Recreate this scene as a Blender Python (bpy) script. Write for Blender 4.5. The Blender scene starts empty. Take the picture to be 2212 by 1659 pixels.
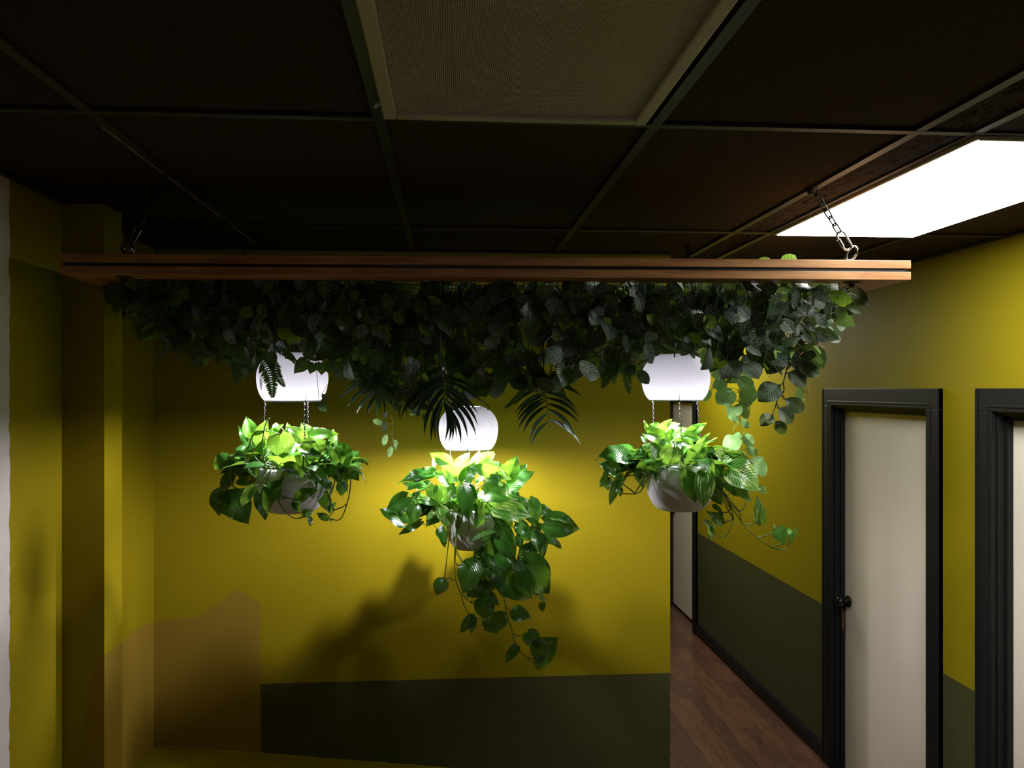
import bpy, math, random
import numpy as np
from mathutils import Vector
R = random.Random(7)
scene = bpy.context.scene
COL = scene.collection
F = 1800.0; CX = 1106.0; CY = 842.0; EYE = 2.12; YAW = math.radians(4.38)
CEIL = 2.71
RIGHT = np.array([math.cos(YAW), -math.sin(YAW), 0.0]); FWD = np.array([math.sin(YAW), math.cos(YAW), 0.0]); UP = np.array([0, 0, 1.0])
CAM = np.array([0, 0, EYE])

# ------------------------------------------------------------------ coordinates
def P(px, py, z):                       # point at depth z (m) in front of the camera
    return CAM + RIGHT * ((px - CX) / F * z) + FWD * z + UP * ((CY - py) / F * z)
def on_plane(px, py, axis, val):        # where the sight line meets the plane axis=val
    d = RIGHT * ((px - CX) / F) + FWD + UP * ((CY - py) / F)
    return CAM + d * ((val - CAM[axis]) / d[axis])
def crop(ox, oy, s):
    return lambda x, y: (ox + x / s, oy + y / s)

# ------------------------------------------------------------------ objects
def tag(o, label=None, cat=None, group=None, kind=None):
    if label: o['label'] = label
    if cat: o['category'] = cat
    if group: o['group'] = group
    if kind: o['kind'] = kind
    return o
def empty(name, loc, label=None, cat=None, group=None, kind=None):
    o = bpy.data.objects.new(name, None); COL.objects.link(o)
    o.location = [float(c) for c in loc]; o.empty_display_size = .05
    bpy.context.view_layer.update()
    return tag(o, label, cat, group, kind)
def link(name, me, mat, parent=None, smooth=False):
    if mat: me.materials.append(mat)
    if smooth:
        me.polygons.foreach_set('use_smooth', [True] * len(me.polygons))
    o = bpy.data.objects.new(name, me); COL.objects.link(o)
    if parent:
        o.parent = parent
        o.matrix_parent_inverse = parent.matrix_world.inverted()
    return o
class MB:                               # mesh builder in world coordinates
    def __init__(s): s.v = []; s.f = []
    def add(s, vs, fs):
        n = len(s.v); s.v += [tuple(float(c) for c in v) for v in vs]; s.f += [tuple(i + n for i in f) for f in fs]; return s
    def box(s, x0, x1, y0, y1, z0, z1):
        vs = [(x, y, z) for z in (z0, z1) for y in (y0, y1) for x in (x0, x1)]
        return s.add(vs, [(0,2,3,1),(4,5,7,6),(0,1,5,4),(2,6,7,3),(0,4,6,2),(1,3,7,5)])
    def obox(s, o, a, b, c):            # box from corner o with edge vectors a, b, c
        o, a, b, c = map(np.array, (o, a, b, c))
        vs = [o + a*i + b*j + c*k for k in (0,1) for j in (0,1) for i in (0,1)]
        return s.add(vs, [(0,2,3,1),(4,5,7,6),(0,1,5,4),(2,6,7,3),(0,4,6,2),(1,3,7,5)])
    def tube(s, pts, r, n=6, closed=False, r1=None):
        pts = [np.array(p, float) for p in pts]; m = len(pts)
        base = len(s.v); prev = None
        for i, p in enumerate(pts):
            if closed: t = pts[(i+1) % m] - pts[i-1]
            else: t = pts[min(i+1, m-1)] - pts[max(i-1, 0)]
            t = t / (np.linalg.norm(t) + 1e-12)
            if prev is None:
                a = np.array([0,0,1.0]) if abs(t[2]) < .9 else np.array([1.0,0,0])
                u = np.cross(t, a)
            else: u = prev - t * np.dot(prev, t)
            u /= np.linalg.norm(u) + 1e-12; prev = u; w = np.cross(t, u)
            rr = r if r1 is None else r + (r1 - r) * i / (m - 1)
            for k in range(n):
                an = 2 * math.pi * k / n
                s.v.append(tuple(p + (u * math.cos(an) + w * math.sin(an)) * rr))
        for i in range(m if closed else m - 1):
            for k in range(n):
                a = base + i*n + k; b = base + i*n + (k+1) % n
                c = base + ((i+1) % m)*n + (k+1) % n; d = base + ((i+1) % m)*n + k
                s.f.append((a, b, c, d))
        if not closed:
            s.f.append(tuple(base + k for k in range(n))[::-1]); s.f.append(tuple(base + (m-1)*n + k for k in range(n)))
        return s
    def lathe(s, c, prof, n=48, cap0=False, cap1=False, axis=2, fr=None):
        base = len(s.v); c = np.array(c, float)
        ax = {2: (np.array([1.,0,0]), np.array([0,1.,0]), np.array([0,0,1.])), 0: (np.array([0,1.,0]), np.array([0,0,1.]), np.array([1.,0,0]))}[axis]
        for r, h in prof:
            for k in range(n):
                an = 2*math.pi*k/n
                rr = r + (fr(an, h) if fr else 0)
                s.v.append(tuple(c + ax[0]*math.cos(an)*rr + ax[1]*math.sin(an)*rr + ax[2]*h))
        for i in range(len(prof)-1):
            for k in range(n):
                s.f.append((base+i*n+k, base+i*n+(k+1)%n, base+(i+1)*n+(k+1)%n, base+(i+1)*n+k))
        if cap0: s.f.append(tuple(base+k for k in range(n))[::-1])
        if cap1: s.f.append(tuple(base+(len(prof)-1)*n+k for k in range(n)))
        return s
    def build(s, name, mat, parent=None, smooth=False, bevel=0):
        me = bpy.data.meshes.new(name); me.from_pydata(s.v, [], s.f); me.update()
        o = link(name, me, mat, parent, smooth)
        if bevel:
            b = o.modifiers.new('bevel', 'BEVEL'); b.width = bevel; b.segments = 2; b.limit_method = 'ANGLE'
        return o
def spline(pts, k=6):
    pts = [np.array(p, float) for p in pts]
    if len(pts) < 3: return [pts[0] + (pts[-1]-pts[0])*i/k for i in range(k+1)]
    q = [2*pts[0]-pts[1]] + pts + [2*pts[-1]-pts[-2]]; out = []
    for i in range(1, len(q)-2):
        for j in range(k):
            t = j/k; a, b, c, d = q[i-1], q[i], q[i+1], q[i+2]
            out.append(.5*((2*b)+(-a+c)*t+(2*a-5*b+4*c-d)*t*t+(-a+3*b-3*c+d)*t**3))
    out.append(pts[-1]); return out

# ------------------------------------------------------------------ materials
class NT:
    def __init__(s, name):
        s.m = bpy.data.materials.new(name); s.m.use_nodes = True; s.t = s.m.node_tree; s.t.nodes.clear()
        s.out = s.t.nodes.new('ShaderNodeOutputMaterial')
    def n(s, typ, ins=None, **kw):
        nd = s.t.nodes.new('ShaderNode' + typ)
        for k, v in kw.items(): setattr(nd, k, v)
        for k, v in (ins or {}).items():
            sk = nd.inputs[k]
            if hasattr(v, 'links'): s.t.links.new(v, sk)
            else:
                if isinstance(v, tuple) and len(v) == 3 and sk.type == 'RGBA': v = v + (1,)
                sk.default_value = v
        return nd
    def math(s, op, a, b=0.0, clamp=False):
        nd = s.n('Math', {0: a, 1: b}, operation=op); nd.use_clamp = clamp; return nd.outputs[0]
    def mix(s, f, a, b, blend='MIX'):
        nd = s.n('Mix', data_type='RGBA', blend_type=blend)
        for i, v in ((0, f), (6, a), (7, b)):
            if hasattr(v, 'links'): s.t.links.new(v, nd.inputs[i])
            else: nd.inputs[i].default_value = v + (1,) if isinstance(v, tuple) and len(v) == 3 else v
        return nd.outputs[2]
    def smooth(s, v, a, b):
        nd = s.n('MapRange', {0: v, 1: a, 2: b, 3: 0.0, 4: 1.0}, interpolation_type='SMOOTHSTEP'); return nd.outputs[0]
    def pos(s, scale=(1,1,1)):
        g = s.n('NewGeometry'); m = s.n('Mapping', {0: g.outputs['Position'], 3: scale}); return m.outputs[0]
    def xyz(s):
        g = s.n('NewGeometry'); return s.n('SeparateXYZ', {0: g.outputs['Position']}).outputs
    def noise(s, vec, scale, detail=3.0, rough=.5):
        return s.n('TexNoise', {'Vector': vec, 'Scale': scale, 'Detail': detail, 'Roughness': rough}).outputs[0]
    def bump(s, h, strength=.3, dist=.01):
        return s.n('Bump', {'Height': h, 'Strength': strength, 'Distance': dist}).outputs[0]
    def pbsdf(s, color, rough=.5, normal=None, **kw):
        ins = {'Base Color': color, 'Roughness': rough}
        if normal is not None: ins['Normal'] = normal
        ins.update(kw); return s.n('BsdfPrincipled', ins).outputs[0]
    def done(s, sh):
        s.t.links.new(sh, s.out.inputs[0]); return s.m
def simple(name, color, rough=.5, metal=0.0, var=0.12, bump=0.0, scale=40):
    t = NT(name); nz = t.noise(t.pos(), scale)
    c = t.mix(t.math('MULTIPLY', nz, var), color, tuple(x*.4 for x in color))
    nr = t.bump(nz, bump, .003) if bump else None
    return t.done(t.pbsdf(c, rough, nr, Metallic=metal))

YEL = (.27, .213, .005); OLV = (.064, .066, .026); OCH = (.25, .165, .02)
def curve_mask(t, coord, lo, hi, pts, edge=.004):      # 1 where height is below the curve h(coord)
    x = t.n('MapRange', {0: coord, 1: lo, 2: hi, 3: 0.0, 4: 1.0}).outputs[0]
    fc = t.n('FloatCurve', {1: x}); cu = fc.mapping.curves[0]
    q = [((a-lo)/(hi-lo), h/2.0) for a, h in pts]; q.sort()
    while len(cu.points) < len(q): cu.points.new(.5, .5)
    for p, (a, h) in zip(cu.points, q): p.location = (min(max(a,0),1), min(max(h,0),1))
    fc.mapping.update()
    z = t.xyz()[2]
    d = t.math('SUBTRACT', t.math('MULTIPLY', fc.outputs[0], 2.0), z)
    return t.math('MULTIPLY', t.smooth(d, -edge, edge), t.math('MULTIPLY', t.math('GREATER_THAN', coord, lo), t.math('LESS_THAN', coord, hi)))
def wall_mat(name, band=None, band_from=None, mural=None, white_y=None):
    t = NT(name); X, Y, Z = t.xyz(); c = YEL
    nz = t.noise(t.pos(), 260, 2); big = t.noise(t.pos(), 2.5, 4)
    c = t.mix(t.math('MULTIPLY', big, .25), YEL, tuple(k*.8 for k in YEL))
    if band:
        m = t.math('LESS_THAN', Z, band)
        if band_from is not None: m = t.math('MULTIPLY', m, t.smooth(X, band_from - .004, band_from + .004))
        c = t.mix(m, c, OLV)
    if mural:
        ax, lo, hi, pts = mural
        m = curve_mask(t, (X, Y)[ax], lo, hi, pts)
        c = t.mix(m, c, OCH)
    if white_y is not None:
        e = t.math('ADD', white_y, t.math('MULTIPLY', t.math('SUBTRACT', t.noise(t.pos(), 14, 4), .5), .03))
        c = t.mix(t.math('MULTIPLY', t.math('LESS_THAN', Y, e), t.math('GREATER_THAN', Y, 2.2)), c, (.62, .58, .57))
    rough = t.noise(t.pos(), 3.0, 5)
    h = t.math('ADD', t.math('MULTIPLY', nz, .35), t.math('MULTIPLY', rough, .9))
    return t.done(t.pbsdf(c, .55, t.bump(h, .35, .004), **{'Specular IOR Level': .12}))

def M_wood():
    t = NT('red cedar board'); oc = t.n('TexCoord').outputs['Object']
    v = t.n('Mapping', {0: oc, 3: (1.6, 22, 22)}).outputs[0]
    n1 = t.noise(v, 2.2, 6, .6); w = t.n('TexWave', {'Vector': v, 'Scale': .8, 'Distortion': 6.0, 'Detail': 3.0}, bands_direction='Y').outputs[1]
    n1 = t.smooth(n1, .32, .68)
    c = t.mix(n1, (.56, .27, .105), (.31, .12, .042)); c = t.mix(t.math('MULTIPLY', w, .35), c, (.26, .10, .035))
    return t.done(t.pbsdf(c, .42, t.bump(n1, .25, .002)))
def M_tile():
    t = NT('black acoustic ceiling tile'); X, Y, Z = t.xyz()
    sp = t.noise(t.pos((1,1,1)), 170, 2, .6); wv = t.noise(t.pos((1,.33,1)), 90, 3, .7)
    side = t.math('MULTIPLY', t.math('GREATER_THAN', X, 1.07), t.math('LESS_THAN', X, 1.22))
    pit = t.math('MAXIMUM', t.math('MULTIPLY', t.smooth(sp, .42, .36), .8), t.math('MULTIPLY', side, t.smooth(wv, .47, .41)))
    c = t.mix(pit, (.055, .041, .033), (.009, .007, .006))
    return t.done(t.pbsdf(c, 1.0, **{'Specular IOR Level': .05}, normal=t.bump(t.math('SUBTRACT', 1.0, pit), .6, .003)))
def M_floor():
    t = NT('dark walnut plank floor')
    g = t.n('NewGeometry').outputs['Position']
    v = t.n('Mapping', {0: g, 2: (0, 0, math.pi/2)}).outputs[0]
    br = t.n('TexBrick', {'Vector': v, 'Color1': (.15,.066,.038), 'Color2': (.085,.042,.028), 'Mortar': (.012,.006,.005), 'Scale': 1.0, 'Mortar Size': .0015, 'Bias': -.1, 'Brick Width': .8, 'Row Height': .092}, offset=.37)
    gr = t.noise(t.pos((26, 2.0, 1)), 2.0, 8, .7); kn = t.noise(t.pos((9, 3, 1)), 1.3, 4)
    c = t.mix(t.smooth(gr, .38, .85), br.outputs[0], (.05,.024,.017)); c = t.mix(t.math('MULTIPLY', t.smooth(kn, .5, .75), .4), c, (.2,.095,.05))
    dust = t.smooth(t.noise(t.pos(), 70, 2), .80, .83)
    c = t.mix(t.math('MULTIPLY', dust, .6), c, (.5,.48,.45))
    return t.done(t.pbsdf(c, .27, t.bump(gr, .15, .001)))
def M_door():
    t = NT('cream painted door skin'); v = t.pos((1, 1, 1))
    d = t.n('TexNoise', {'Vector': v, 'Scale': 9.0, 'Detail': 3.0, 'Distortion': .5}).outputs[0]
    r = t.smooth(d, .55, .78); f = t.noise(t.pos(), 120, 2)
    h = t.math('ADD', r, t.math('MULTIPLY', f, .08))
    return t.done(t.pbsdf((.80, .72, .61), .5, t.bump(h, .35, .004)))
def M_blackwood():
    t = NT('black painted trim'); g = t.noise(t.pos((9, 9, 60)), 3.0, 5)
    return t.done(t.pbsdf((.008, .008, .0085), .5, t.bump(g, .35, .002), **{'Specular IOR Level': .3}))
def M_lens(name, emit, col):
    t = NT(name); X, Y, Z = t.xyz(); k = 2*math.pi/.0075
    if emit: k = 2*math.pi/.009
    a = t.math('SINE', t.math('MULTIPLY', t.math('ADD', X, Y if not emit else 0.0), k)); b = t.math('SINE', t.math('MULTIPLY', t.math('SUBTRACT', Y, X if not emit else 0.0), k))
    h = t.math('MULTIPLY', a, b)
    n = t.bump(h, .8, .0025)
    if emit:
        s = t.math('MULTIPLY', t.math('ADD', 1.0, t.math('MULTIPLY', h, .03)), emit)
        return t.done(t.n('Emission', {'Color': col, 'Strength': s}).outputs[0])
    dirt = t.noise(t.pos(), 3.2, 3)
    c = t.mix(dirt, (.86,.83,.78), (.78,.73,.66)); c = t.mix(t.smooth(h, .2, .9), t.mix(.55, c, (.1,.09,.08)), c)
    return t.done(t.pbsdf(c, .28, n))
TRANS = .029
def M_shade(name, lit, tv=None):
    t = NT(name)
    oc = t.n('TexCoord').outputs['Object']; q = t.n('SeparateXYZ', {0: oc}).outputs
    an = t.math('ARCTAN2', q[1], q[0])
    ph = t.math('ADD', t.math('MULTIPLY', an, 64.0), t.math('MULTIPLY', q[2], 640.0))
    s = t.math('MULTIPLY', t.math('ADD', t.math('SINE', ph), 1.0), .5)
    col = t.mix(t.math('MULTIPLY', s, .34), (.88,.88,.96), (.62,.61,.74))
    if not lit: col = t.mix(t.math('MULTIPLY', s, .5), (.84,.84,.90), (.60,.60,.66))
    nb = t.bump(s, .4 if lit else .22, .0012)
    p = t.pbsdf(col, .45, nb); tr = t.n('BsdfTranslucent', {'Color': col, 'Normal': nb}).outputs[0]
    return t.done(t.n('MixShader', {0: (tv or TRANS) if lit else .14, 1: p, 2: tr}).outputs[0])

def leaf_mat(name, c1, c2, tcol, trans=.3, rough=.35, vein=(.2,.35,.1), vstr=.35, net=False, varieg=None, bump=.5, freq=9.0, spec=.5):
    t = NT(name); a = t.n('Attribute', attribute_name='luv', attribute_type='GEOMETRY')
    u, v, r = t.n('SeparateXYZ', {0: a.outputs['Vector']}).outputs
    av = t.math('ABSOLUTE', v)
    c = t.mix(t.math('FRACT', t.math('MULTIPLY', r, 7.31)), c1, c2)
    lat = t.math('SINE', t.math('MULTIPLY', t.math('SUBTRACT', u, t.math('MULTIPLY', av, .28)), freq*2*math.pi))
    mid = t.smooth(av, .07, .015)
    if net:
        w = t.n('CombineXYZ', {0: t.math('MULTIPLY', u, 8.5), 1: t.math('MULTIPLY', v, 3.6), 2: t.math('MULTIPLY', r, 31.0)}).outputs[0]
        vo = t.n('TexVoronoi', {'Vector': w, 'Scale': 1.0, 'Randomness': .8}, feature='DISTANCE_TO_EDGE').outputs[0]
        k = t.math('MAXIMUM', t.smooth(vo, .085, .02), mid)
        h = t.math('SUBTRACT', 1.0, k)
    else:
        k = t.math('MAXIMUM', mid, t.math('MULTIPLY', t.smooth(lat, .80, .98), .3)); h = t.math('SUBTRACT', t.math('MULTIPLY', lat, .5), t.math('MULTIPLY', mid, 1.2))
    if varieg:
        w = t.n('CombineXYZ', {0: t.math('MULTIPLY', u, 2.2), 1: t.math('MULTIPLY', v, 5.0), 2: t.math('MULTIPLY', r, 40.0)}).outputs[0]
        nz = t.noise(w, 1.4, 3)
        c = t.mix(t.math('MULTIPLY', t.smooth(nz, .56, .62), t.math('GREATER_THAN', r, varieg[1])), c, varieg[0])
    c = t.mix(t.math('MULTIPLY', k, vstr), c, vein)
    nb = t.bump(h, bump, .0012)
    p = t.pbsdf(c, rough, nb, **{'Specular IOR Level': spec})
    tc = t.mix(.75, c, tcol)
    tr = t.n('BsdfTranslucent', {'Color': tc}).outputs[0]
    return t.done(t.n('MixShader', {0: trans, 1: p, 2: tr}).outputs[0])

MAT = dict(
 wood=M_wood(), tile=M_tile(), floor=M_floor(), door=M_door(), black=M_blackwood(),
 tee=simple('black painted grid steel', (.012,.011,.010), .5), bare=simple('bare unpainted grid edge', (.34,.33,.29), .7, scale=90, var=.9),
 white_metal=simple('off white fixture metal', (.52,.48,.46), .45), lens_off=M_lens('unlit prismatic lens', 0, None),
 lens_on=M_lens('lit prismatic lens', 19.0, (.97,1,.92)), wire=simple('black wire', (.012,.012,.012), .4),
 steel=simple('dark plated steel', (.32,.31,.30), .22, 1.0), blacksteel=simple('blackened steel chain', (.07,.07,.07), .32, 1.0),
 shade=M_shade('ribbed white shade', True), shade_dense=M_shade('denser ribbed white shade', True, .017), bowl=M_shade('ribbed white planter', False),
 soil=simple('potting soil', (.03,.02,.012), .9, bump=.8), knob=simple('glossy black knob', (.006,.006,.006), .12),
 tagp=simple('brown card tag', (.16,.055,.02), .6, scale=300), copper=simple('copper wire', (.75,.36,.2), .35, .9),
 plastic=simple('off white plastic', (.72,.69,.64), .5), greyp=simple('grey plastic body', (.22,.2,.16), .5), cream=simple('cream border', (.6,.55,.42), .6),
 stem=simple('green stem', (.09,.16,.03), .45), dstem=simple('dark green stem', (.02,.045,.015), .5), bstem=simple('brown stem', (.09,.05,.03), .6),
 pothos=leaf_mat('glossy pothos leaf', (.018,.085,.012), (.042,.16,.018), (.28,.56,.04), .22, .2, (.09,.26,.05), .35, bump=.3, freq=13, spec=.7),
 variegated=leaf_mat('marbled pothos leaf', (.035,.15,.02), (.07,.24,.03), (.32,.6,.05), .24, .25, (.2,.4,.1), .4, varieg=((.62,.66,.28), .35), bump=.3, freq=13, spec=.7),
 young=leaf_mat('young lime pothos leaf', (.07,.27,.025), (.12,.37,.035), (.32,.66,.04), .3, .33, (.2,.45,.08), .3, bump=.3, freq=13),
 pale=leaf_mat('pale green peperomia leaf', (.13,.27,.07), (.18,.34,.11), (.4,.55,.15), .35, .55, (.3,.45,.2), .5, bump=.3, freq=8),
 nerve=leaf_mat('white netted nerve plant leaf', (.013,.030,.017), (.02,.042,.02), (.10,.2,.06), .13, .5, (.34,.38,.32), .75, net=True, bump=.3),
 bright=leaf_mat('yellow green artificial leaf', (.10,.20,.015), (.16,.28,.02), (.35,.5,.03), .35, .5, (.06,.12,.02), .5, freq=5),
 gloss=leaf_mat('dark glossy artificial leaf', (.013,.032,.012), (.028,.052,.02), (.2,.3,.05), .2, .32, (.10,.16,.07), .4, varieg=((.22,.24,.05), .8), bump=.3, freq=10),
 purple=leaf_mat('dark veined artificial leaf', (.03,.045,.022), (.045,.085,.03), (.12,.2,.05), .18, .5, (.16,.2,.11), .6, bump=.3, freq=10),
 palm=leaf_mat('dark palm leaflet', (.009,.03,.016), (.014,.042,.022), (.05,.13,.05), .15, .4, (.02,.05,.02), .3, freq=2),
 fern=leaf_mat('artificial fern pinna', (.014,.045,.016), (.025,.065,.024), (.15,.28,.05), .25, .45, (.05,.12,.04), .3, freq=4),
)
BULB = 1700.0
for nm_, k_ in (('bulb', 1.0), ('bulb_strong', 2.0)):
    t = NT(nm_ + ' glow'); MAT[nm_] = t.done(t.n('Emission', {'Color': (1,.955,1,1), 'Strength': BULB*k_}).outputs[0])

# ------------------------------------------------------------------ leaves
SHAPES = {
 'heart': ([0,.05,.14,.28,.45,.62,.78,.9,.97,1], [.30,.66,.92,1,.95,.76,.46,.2,.06,.0], .16),
 'oval':  ([0,.06,.18,.38,.6,.78,.9,.97,1], [.10,.42,.78,1,.97,.74,.44,.18,.0], .02),
 'lance': ([0,.2,.45,.75,1], [.25,.85,1,.6,0], 0),
}
class Leaves:
    def __init__(s): s.v = []; s.f = []; s.a = []; s.n = 0
    def leaf(s, B, T, w, n, shape='heart', nu=9, nv=6, fold=.18, arch=.10, wave=.02, tipcurl=0.0, rnd=None):
        B = np.asarray(B, float); T = np.asarray(T, float); d = T - B; L = np.linalg.norm(d)
        if L < 1e-5: return
        d = d / L; n = np.asarray(n, float); n = n - d*np.dot(n, d); ln = np.linalg.norm(n)
        if ln < 1e-3: n = np.cross(d, [.3,.8,.1]); ln = np.linalg.norm(n)
        n = n / ln; sd = np.cross(n, d)
        us, ws, lobe = SHAPES[shape]
        U = np.linspace(0, 1, nu+1)**.85 if shape == 'heart' else np.linspace(0, 1, nu+1)
        W = np.interp(U, us, ws) * w * L * .5
        V = np.linspace(-1, 1, nv+1); rnd = R.random() if rnd is None else rnd; ph = R.uniform(0, 6.28)
        u, v = np.meshgrid(U, V, indexing='ij'); Wg = np.repeat(W[:, None], nv+1, 1)
        along = L*(u - lobe*np.abs(v)**1.5*np.clip(1-u*3.2, 0, 1))
        hh = fold*np.abs(v)*Wg - .35*fold*np.abs(v)**2*Wg + arch*L*4*u*(1-u) + wave*L*np.sin(u*11+ph+v*1.5)*np.abs(v) - tipcurl*L*u**4
        pts = B + d*along[..., None] + sd*(v*Wg)[..., None] + n*hh[..., None]
        s.v.append(pts.reshape(-1, 3)); s.a.append(np.stack([u, v, np.full_like(u, rnd)], -1).reshape(-1, 3))
        i = np.arange(nu)[:, None]*(nv+1) + np.arange(nv)[None, :] + s.n
        s.f.append(np.stack([i, i+1, i+nv+2, i+nv+1], -1).reshape(-1, 4)); s.n += (nu+1)*(nv+1)
    def build(s, name, mat, parent=None):
        if not s.v: return None
        v = np.concatenate(s.v).astype('f4'); f = np.concatenate(s.f).astype('i4'); a = np.concatenate(s.a).astype('f4')
        me = bpy.data.meshes.new(name); me.vertices.add(len(v)); me.vertices.foreach_set('co', v.ravel())
        me.loops.add(f.size); me.loops.foreach_set('vertex_index', f.ravel())
        me.polygons.add(len(f)); me.polygons.foreach_set('loop_start', np.arange(0, f.size, 4, dtype='i4'))
        me.update(calc_edges=True)
        at = me.attributes.new('luv', 'FLOAT_VECTOR', 'POINT'); at.data.foreach_set('vector', a.ravel())
        me.polygons.foreach_set('use_smooth', [True]*len(me.polygons)); me.validate()
        return link(name, me, mat, parent)
def unit(v):
    v = np.asarray(v, float); return v/(np.linalg.norm(v)+1e-12)
def rv(): return np.array([R.gauss(0,1), R.gauss(0,1), R.gauss(0,1)])

# ================================================================== ROOM
def room():
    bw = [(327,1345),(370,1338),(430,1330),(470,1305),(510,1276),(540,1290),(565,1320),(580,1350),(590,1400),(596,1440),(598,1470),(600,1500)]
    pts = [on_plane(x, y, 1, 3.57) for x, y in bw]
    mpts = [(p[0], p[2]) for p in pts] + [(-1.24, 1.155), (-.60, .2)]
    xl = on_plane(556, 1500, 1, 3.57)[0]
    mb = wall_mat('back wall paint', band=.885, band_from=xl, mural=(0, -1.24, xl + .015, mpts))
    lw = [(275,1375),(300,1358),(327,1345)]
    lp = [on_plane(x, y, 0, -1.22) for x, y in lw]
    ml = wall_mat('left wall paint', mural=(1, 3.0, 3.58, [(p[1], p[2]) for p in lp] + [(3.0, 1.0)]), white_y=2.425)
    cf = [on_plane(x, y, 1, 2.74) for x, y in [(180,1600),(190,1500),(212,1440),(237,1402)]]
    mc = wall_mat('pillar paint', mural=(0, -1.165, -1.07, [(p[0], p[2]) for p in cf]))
    mr = wall_mat('right wall paint', band=.885)
    my = wall_mat('plain olive yellow paint')
    def st(mb_, name, mat, **k): o = mb_.build(name, mat, **k); o['kind'] = 'structure'; return o
    st(MB().box(-1.34, .965, 3.57, 3.69, 0, CEIL), 'wall_back', mb)
    st(MB().box(.845, .965, 3.69, 9.3, 0, CEIL), 'wall_corridor', mr)
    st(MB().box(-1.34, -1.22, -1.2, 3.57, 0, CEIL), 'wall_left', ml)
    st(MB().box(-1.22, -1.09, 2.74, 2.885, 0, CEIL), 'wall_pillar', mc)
    st(MB().box(-1.34, 2.27, -1.32, -1.2, 0, CEIL), 'wall_front', simple('dark olive wall', (.05,.05,.03), .7))
    st(MB().box(.965, 2.15, 9.18, 9.3, 0, CEIL), 'wall_end', mr)
    w = MB(); DO = [(2.2, 3.125), (3.57, 4.507), (7.15, 8.06)]; HD = 2.03
    ys = -1.32
    for a, b in DO:
        w.box(2.15, 2.27, ys, a, 0, CEIL); w.box(2.15, 2.27, a, b, HD, CEIL); ys = b
    w.box(2.15, 2.27, ys, 9.3, 0, CEIL)
    st(w, 'wall_right', mr)
    st(MB().box(-1.34, 2.9, -1.32, 9.3, -.08, 0), 'floor', MAT['floor'])
    # little bumps of filled screws on the back wall edge
    # ceiling: tiles + grid
    c = MB(); XS = [-1.34, -.76, -.15, .46, 1.07, 1.21, 1.77, 2.27]; YS = [-1.32, -.61, .61, 1.83, 3.05, 4.27, 5.49, 6.71, 7.93, 9.3]
    for i in range(len(XS)-1):
        for j in range(len(YS)-1):
            c.box(XS[i]+.004, XS[i+1]-.004, YS[j]+.004, YS[j+1]-.004, CEIL+.006+.001*((i*3+j)%2), CEIL+.03)
    c.box(-1.34, 2.27, -1.32, 9.3, CEIL+.031, CEIL+.07)
    ce = st(c, 'ceiling', MAT['tile'])
    g = MB()
    for x in XS[1:-1]: g.box(x-.012, x+.012, -1.2, 9.18, CEIL-.002, CEIL+.004)
    for y in YS[1:-1]: g.box(-1.22, 2.15, y-.012, y+.012, CEIL-.0025, CEIL+.0035)
    g.box(-1.22, -1.20, -1.2, 9.1, CEIL-.004, CEIL+.003); g.box(2.13, 2.15, -1.2, 9.1, CEIL-.004, CEIL+.003)
    g.box(-1.22, .965, 3.55, 3.57, CEIL-.004, CEIL+.003)
    tr = st(g, 'trim_1', MAT['tee'])
    b = MB()
    for (x0, y0, x1, y1) in [(245,276,375,376),(383,383,480,470),(516,487,574,532)]:
        A = on_plane(x0, y0, 2, CEIL-.003); B = on_plane(x1, y1, 2, CEIL-.003); n = 12
        for i in range(n):
            p = A+(B-A)*i/n; q = A+(B-A)*(i+1)/n; ww = .0012+.0018*R.random()
            b.box(-.771-ww, -.771+ww, p[1], q[1], CEIL-.004, CEIL-.0005)
    b.build('bare_edge', MAT['bare'], tr)['label'] = 'chipped pale edge of the black grid'
    # baseboard on the right wall, between door casings
    n = 2
    bb = MB()
    for a, b_ in [(4.604, 7.053), (3.222, 3.473), (8.157, 9.18)]:
        bb.box(2.132, 2.15, a, b_, 0, .085); bb.box(2.138, 2.15, a, b_, .085, .1)
    st(bb, 'baseboard_right', MAT['black'], bevel=.002)
    # sloping painted ledge at the foot of the back wall
    A = on_plane(327, 1610, 1, 3.57); B = on_plane(659, 1636, 1, 3.57); sl = (B[2]-A[2])/(B[0]-A[0])
    l = MB(); x0, x1 = -1.22, .1; z0, z1 = A[2]+sl*(x0-A[0]), A[2]+sl*(x1-A[0])
    l.add([(x0,2.89,0),(x1,2.89,0),(x1,3.57,0),(x0,3.57,0),(x0,2.89,z0),(x1,2.89,z1),(x1,3.57,z1),(x0,3.57,z0)], [(0,3,2,1),(4,5,6,7),(0,1,5,4),(1,2,6,5),(2,3,7,6),(3,0,4,7)])
    st(l, 'trim_2', my)
    k = MB(); pts = [(x0 + (x1-x0)*i/60, 3.566 - .004*R.random(), z0+(z1-z0)*i/60 + .003*R.random()) for i in range(61)]
    k.tube(pts, .006, 6); st(k, 'trim_3', my, smooth=True)
    # doors
    for idx, (a, b_) in enumerate(DO):
        far = idx == 2
        d = empty('door_%d' % (3-idx), (2.24, (a+b_)/2, 0), kind='structure')
        lf = MB().box(2.205, 2.245, a+.012, b_-.012, .012 if not far else .03, HD-.012).build('door_leaf', MAT['door'], d, bevel=.002)
        j = MB()
        for y0, y1 in ((a, a+.012), (b_-.012, b_)):
            j.box(2.15, 2.29, y0, y1, 0, HD)
        j.box(2.15, 2.29, a, b_, HD-.012, HD)
        j.box(2.18, 2.203, a+.012, a+.026, 0, HD-.012); j.box(2.18, 2.203, b_-.026, b_-.012, 0, HD-.012); j.box(2.18, 2.203, a+.012, b_-.012, HD-.03, HD-.012)
        j.build('jamb', MAT['black'], d, bevel=.001)
        cs = MB(); W = .095
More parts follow.
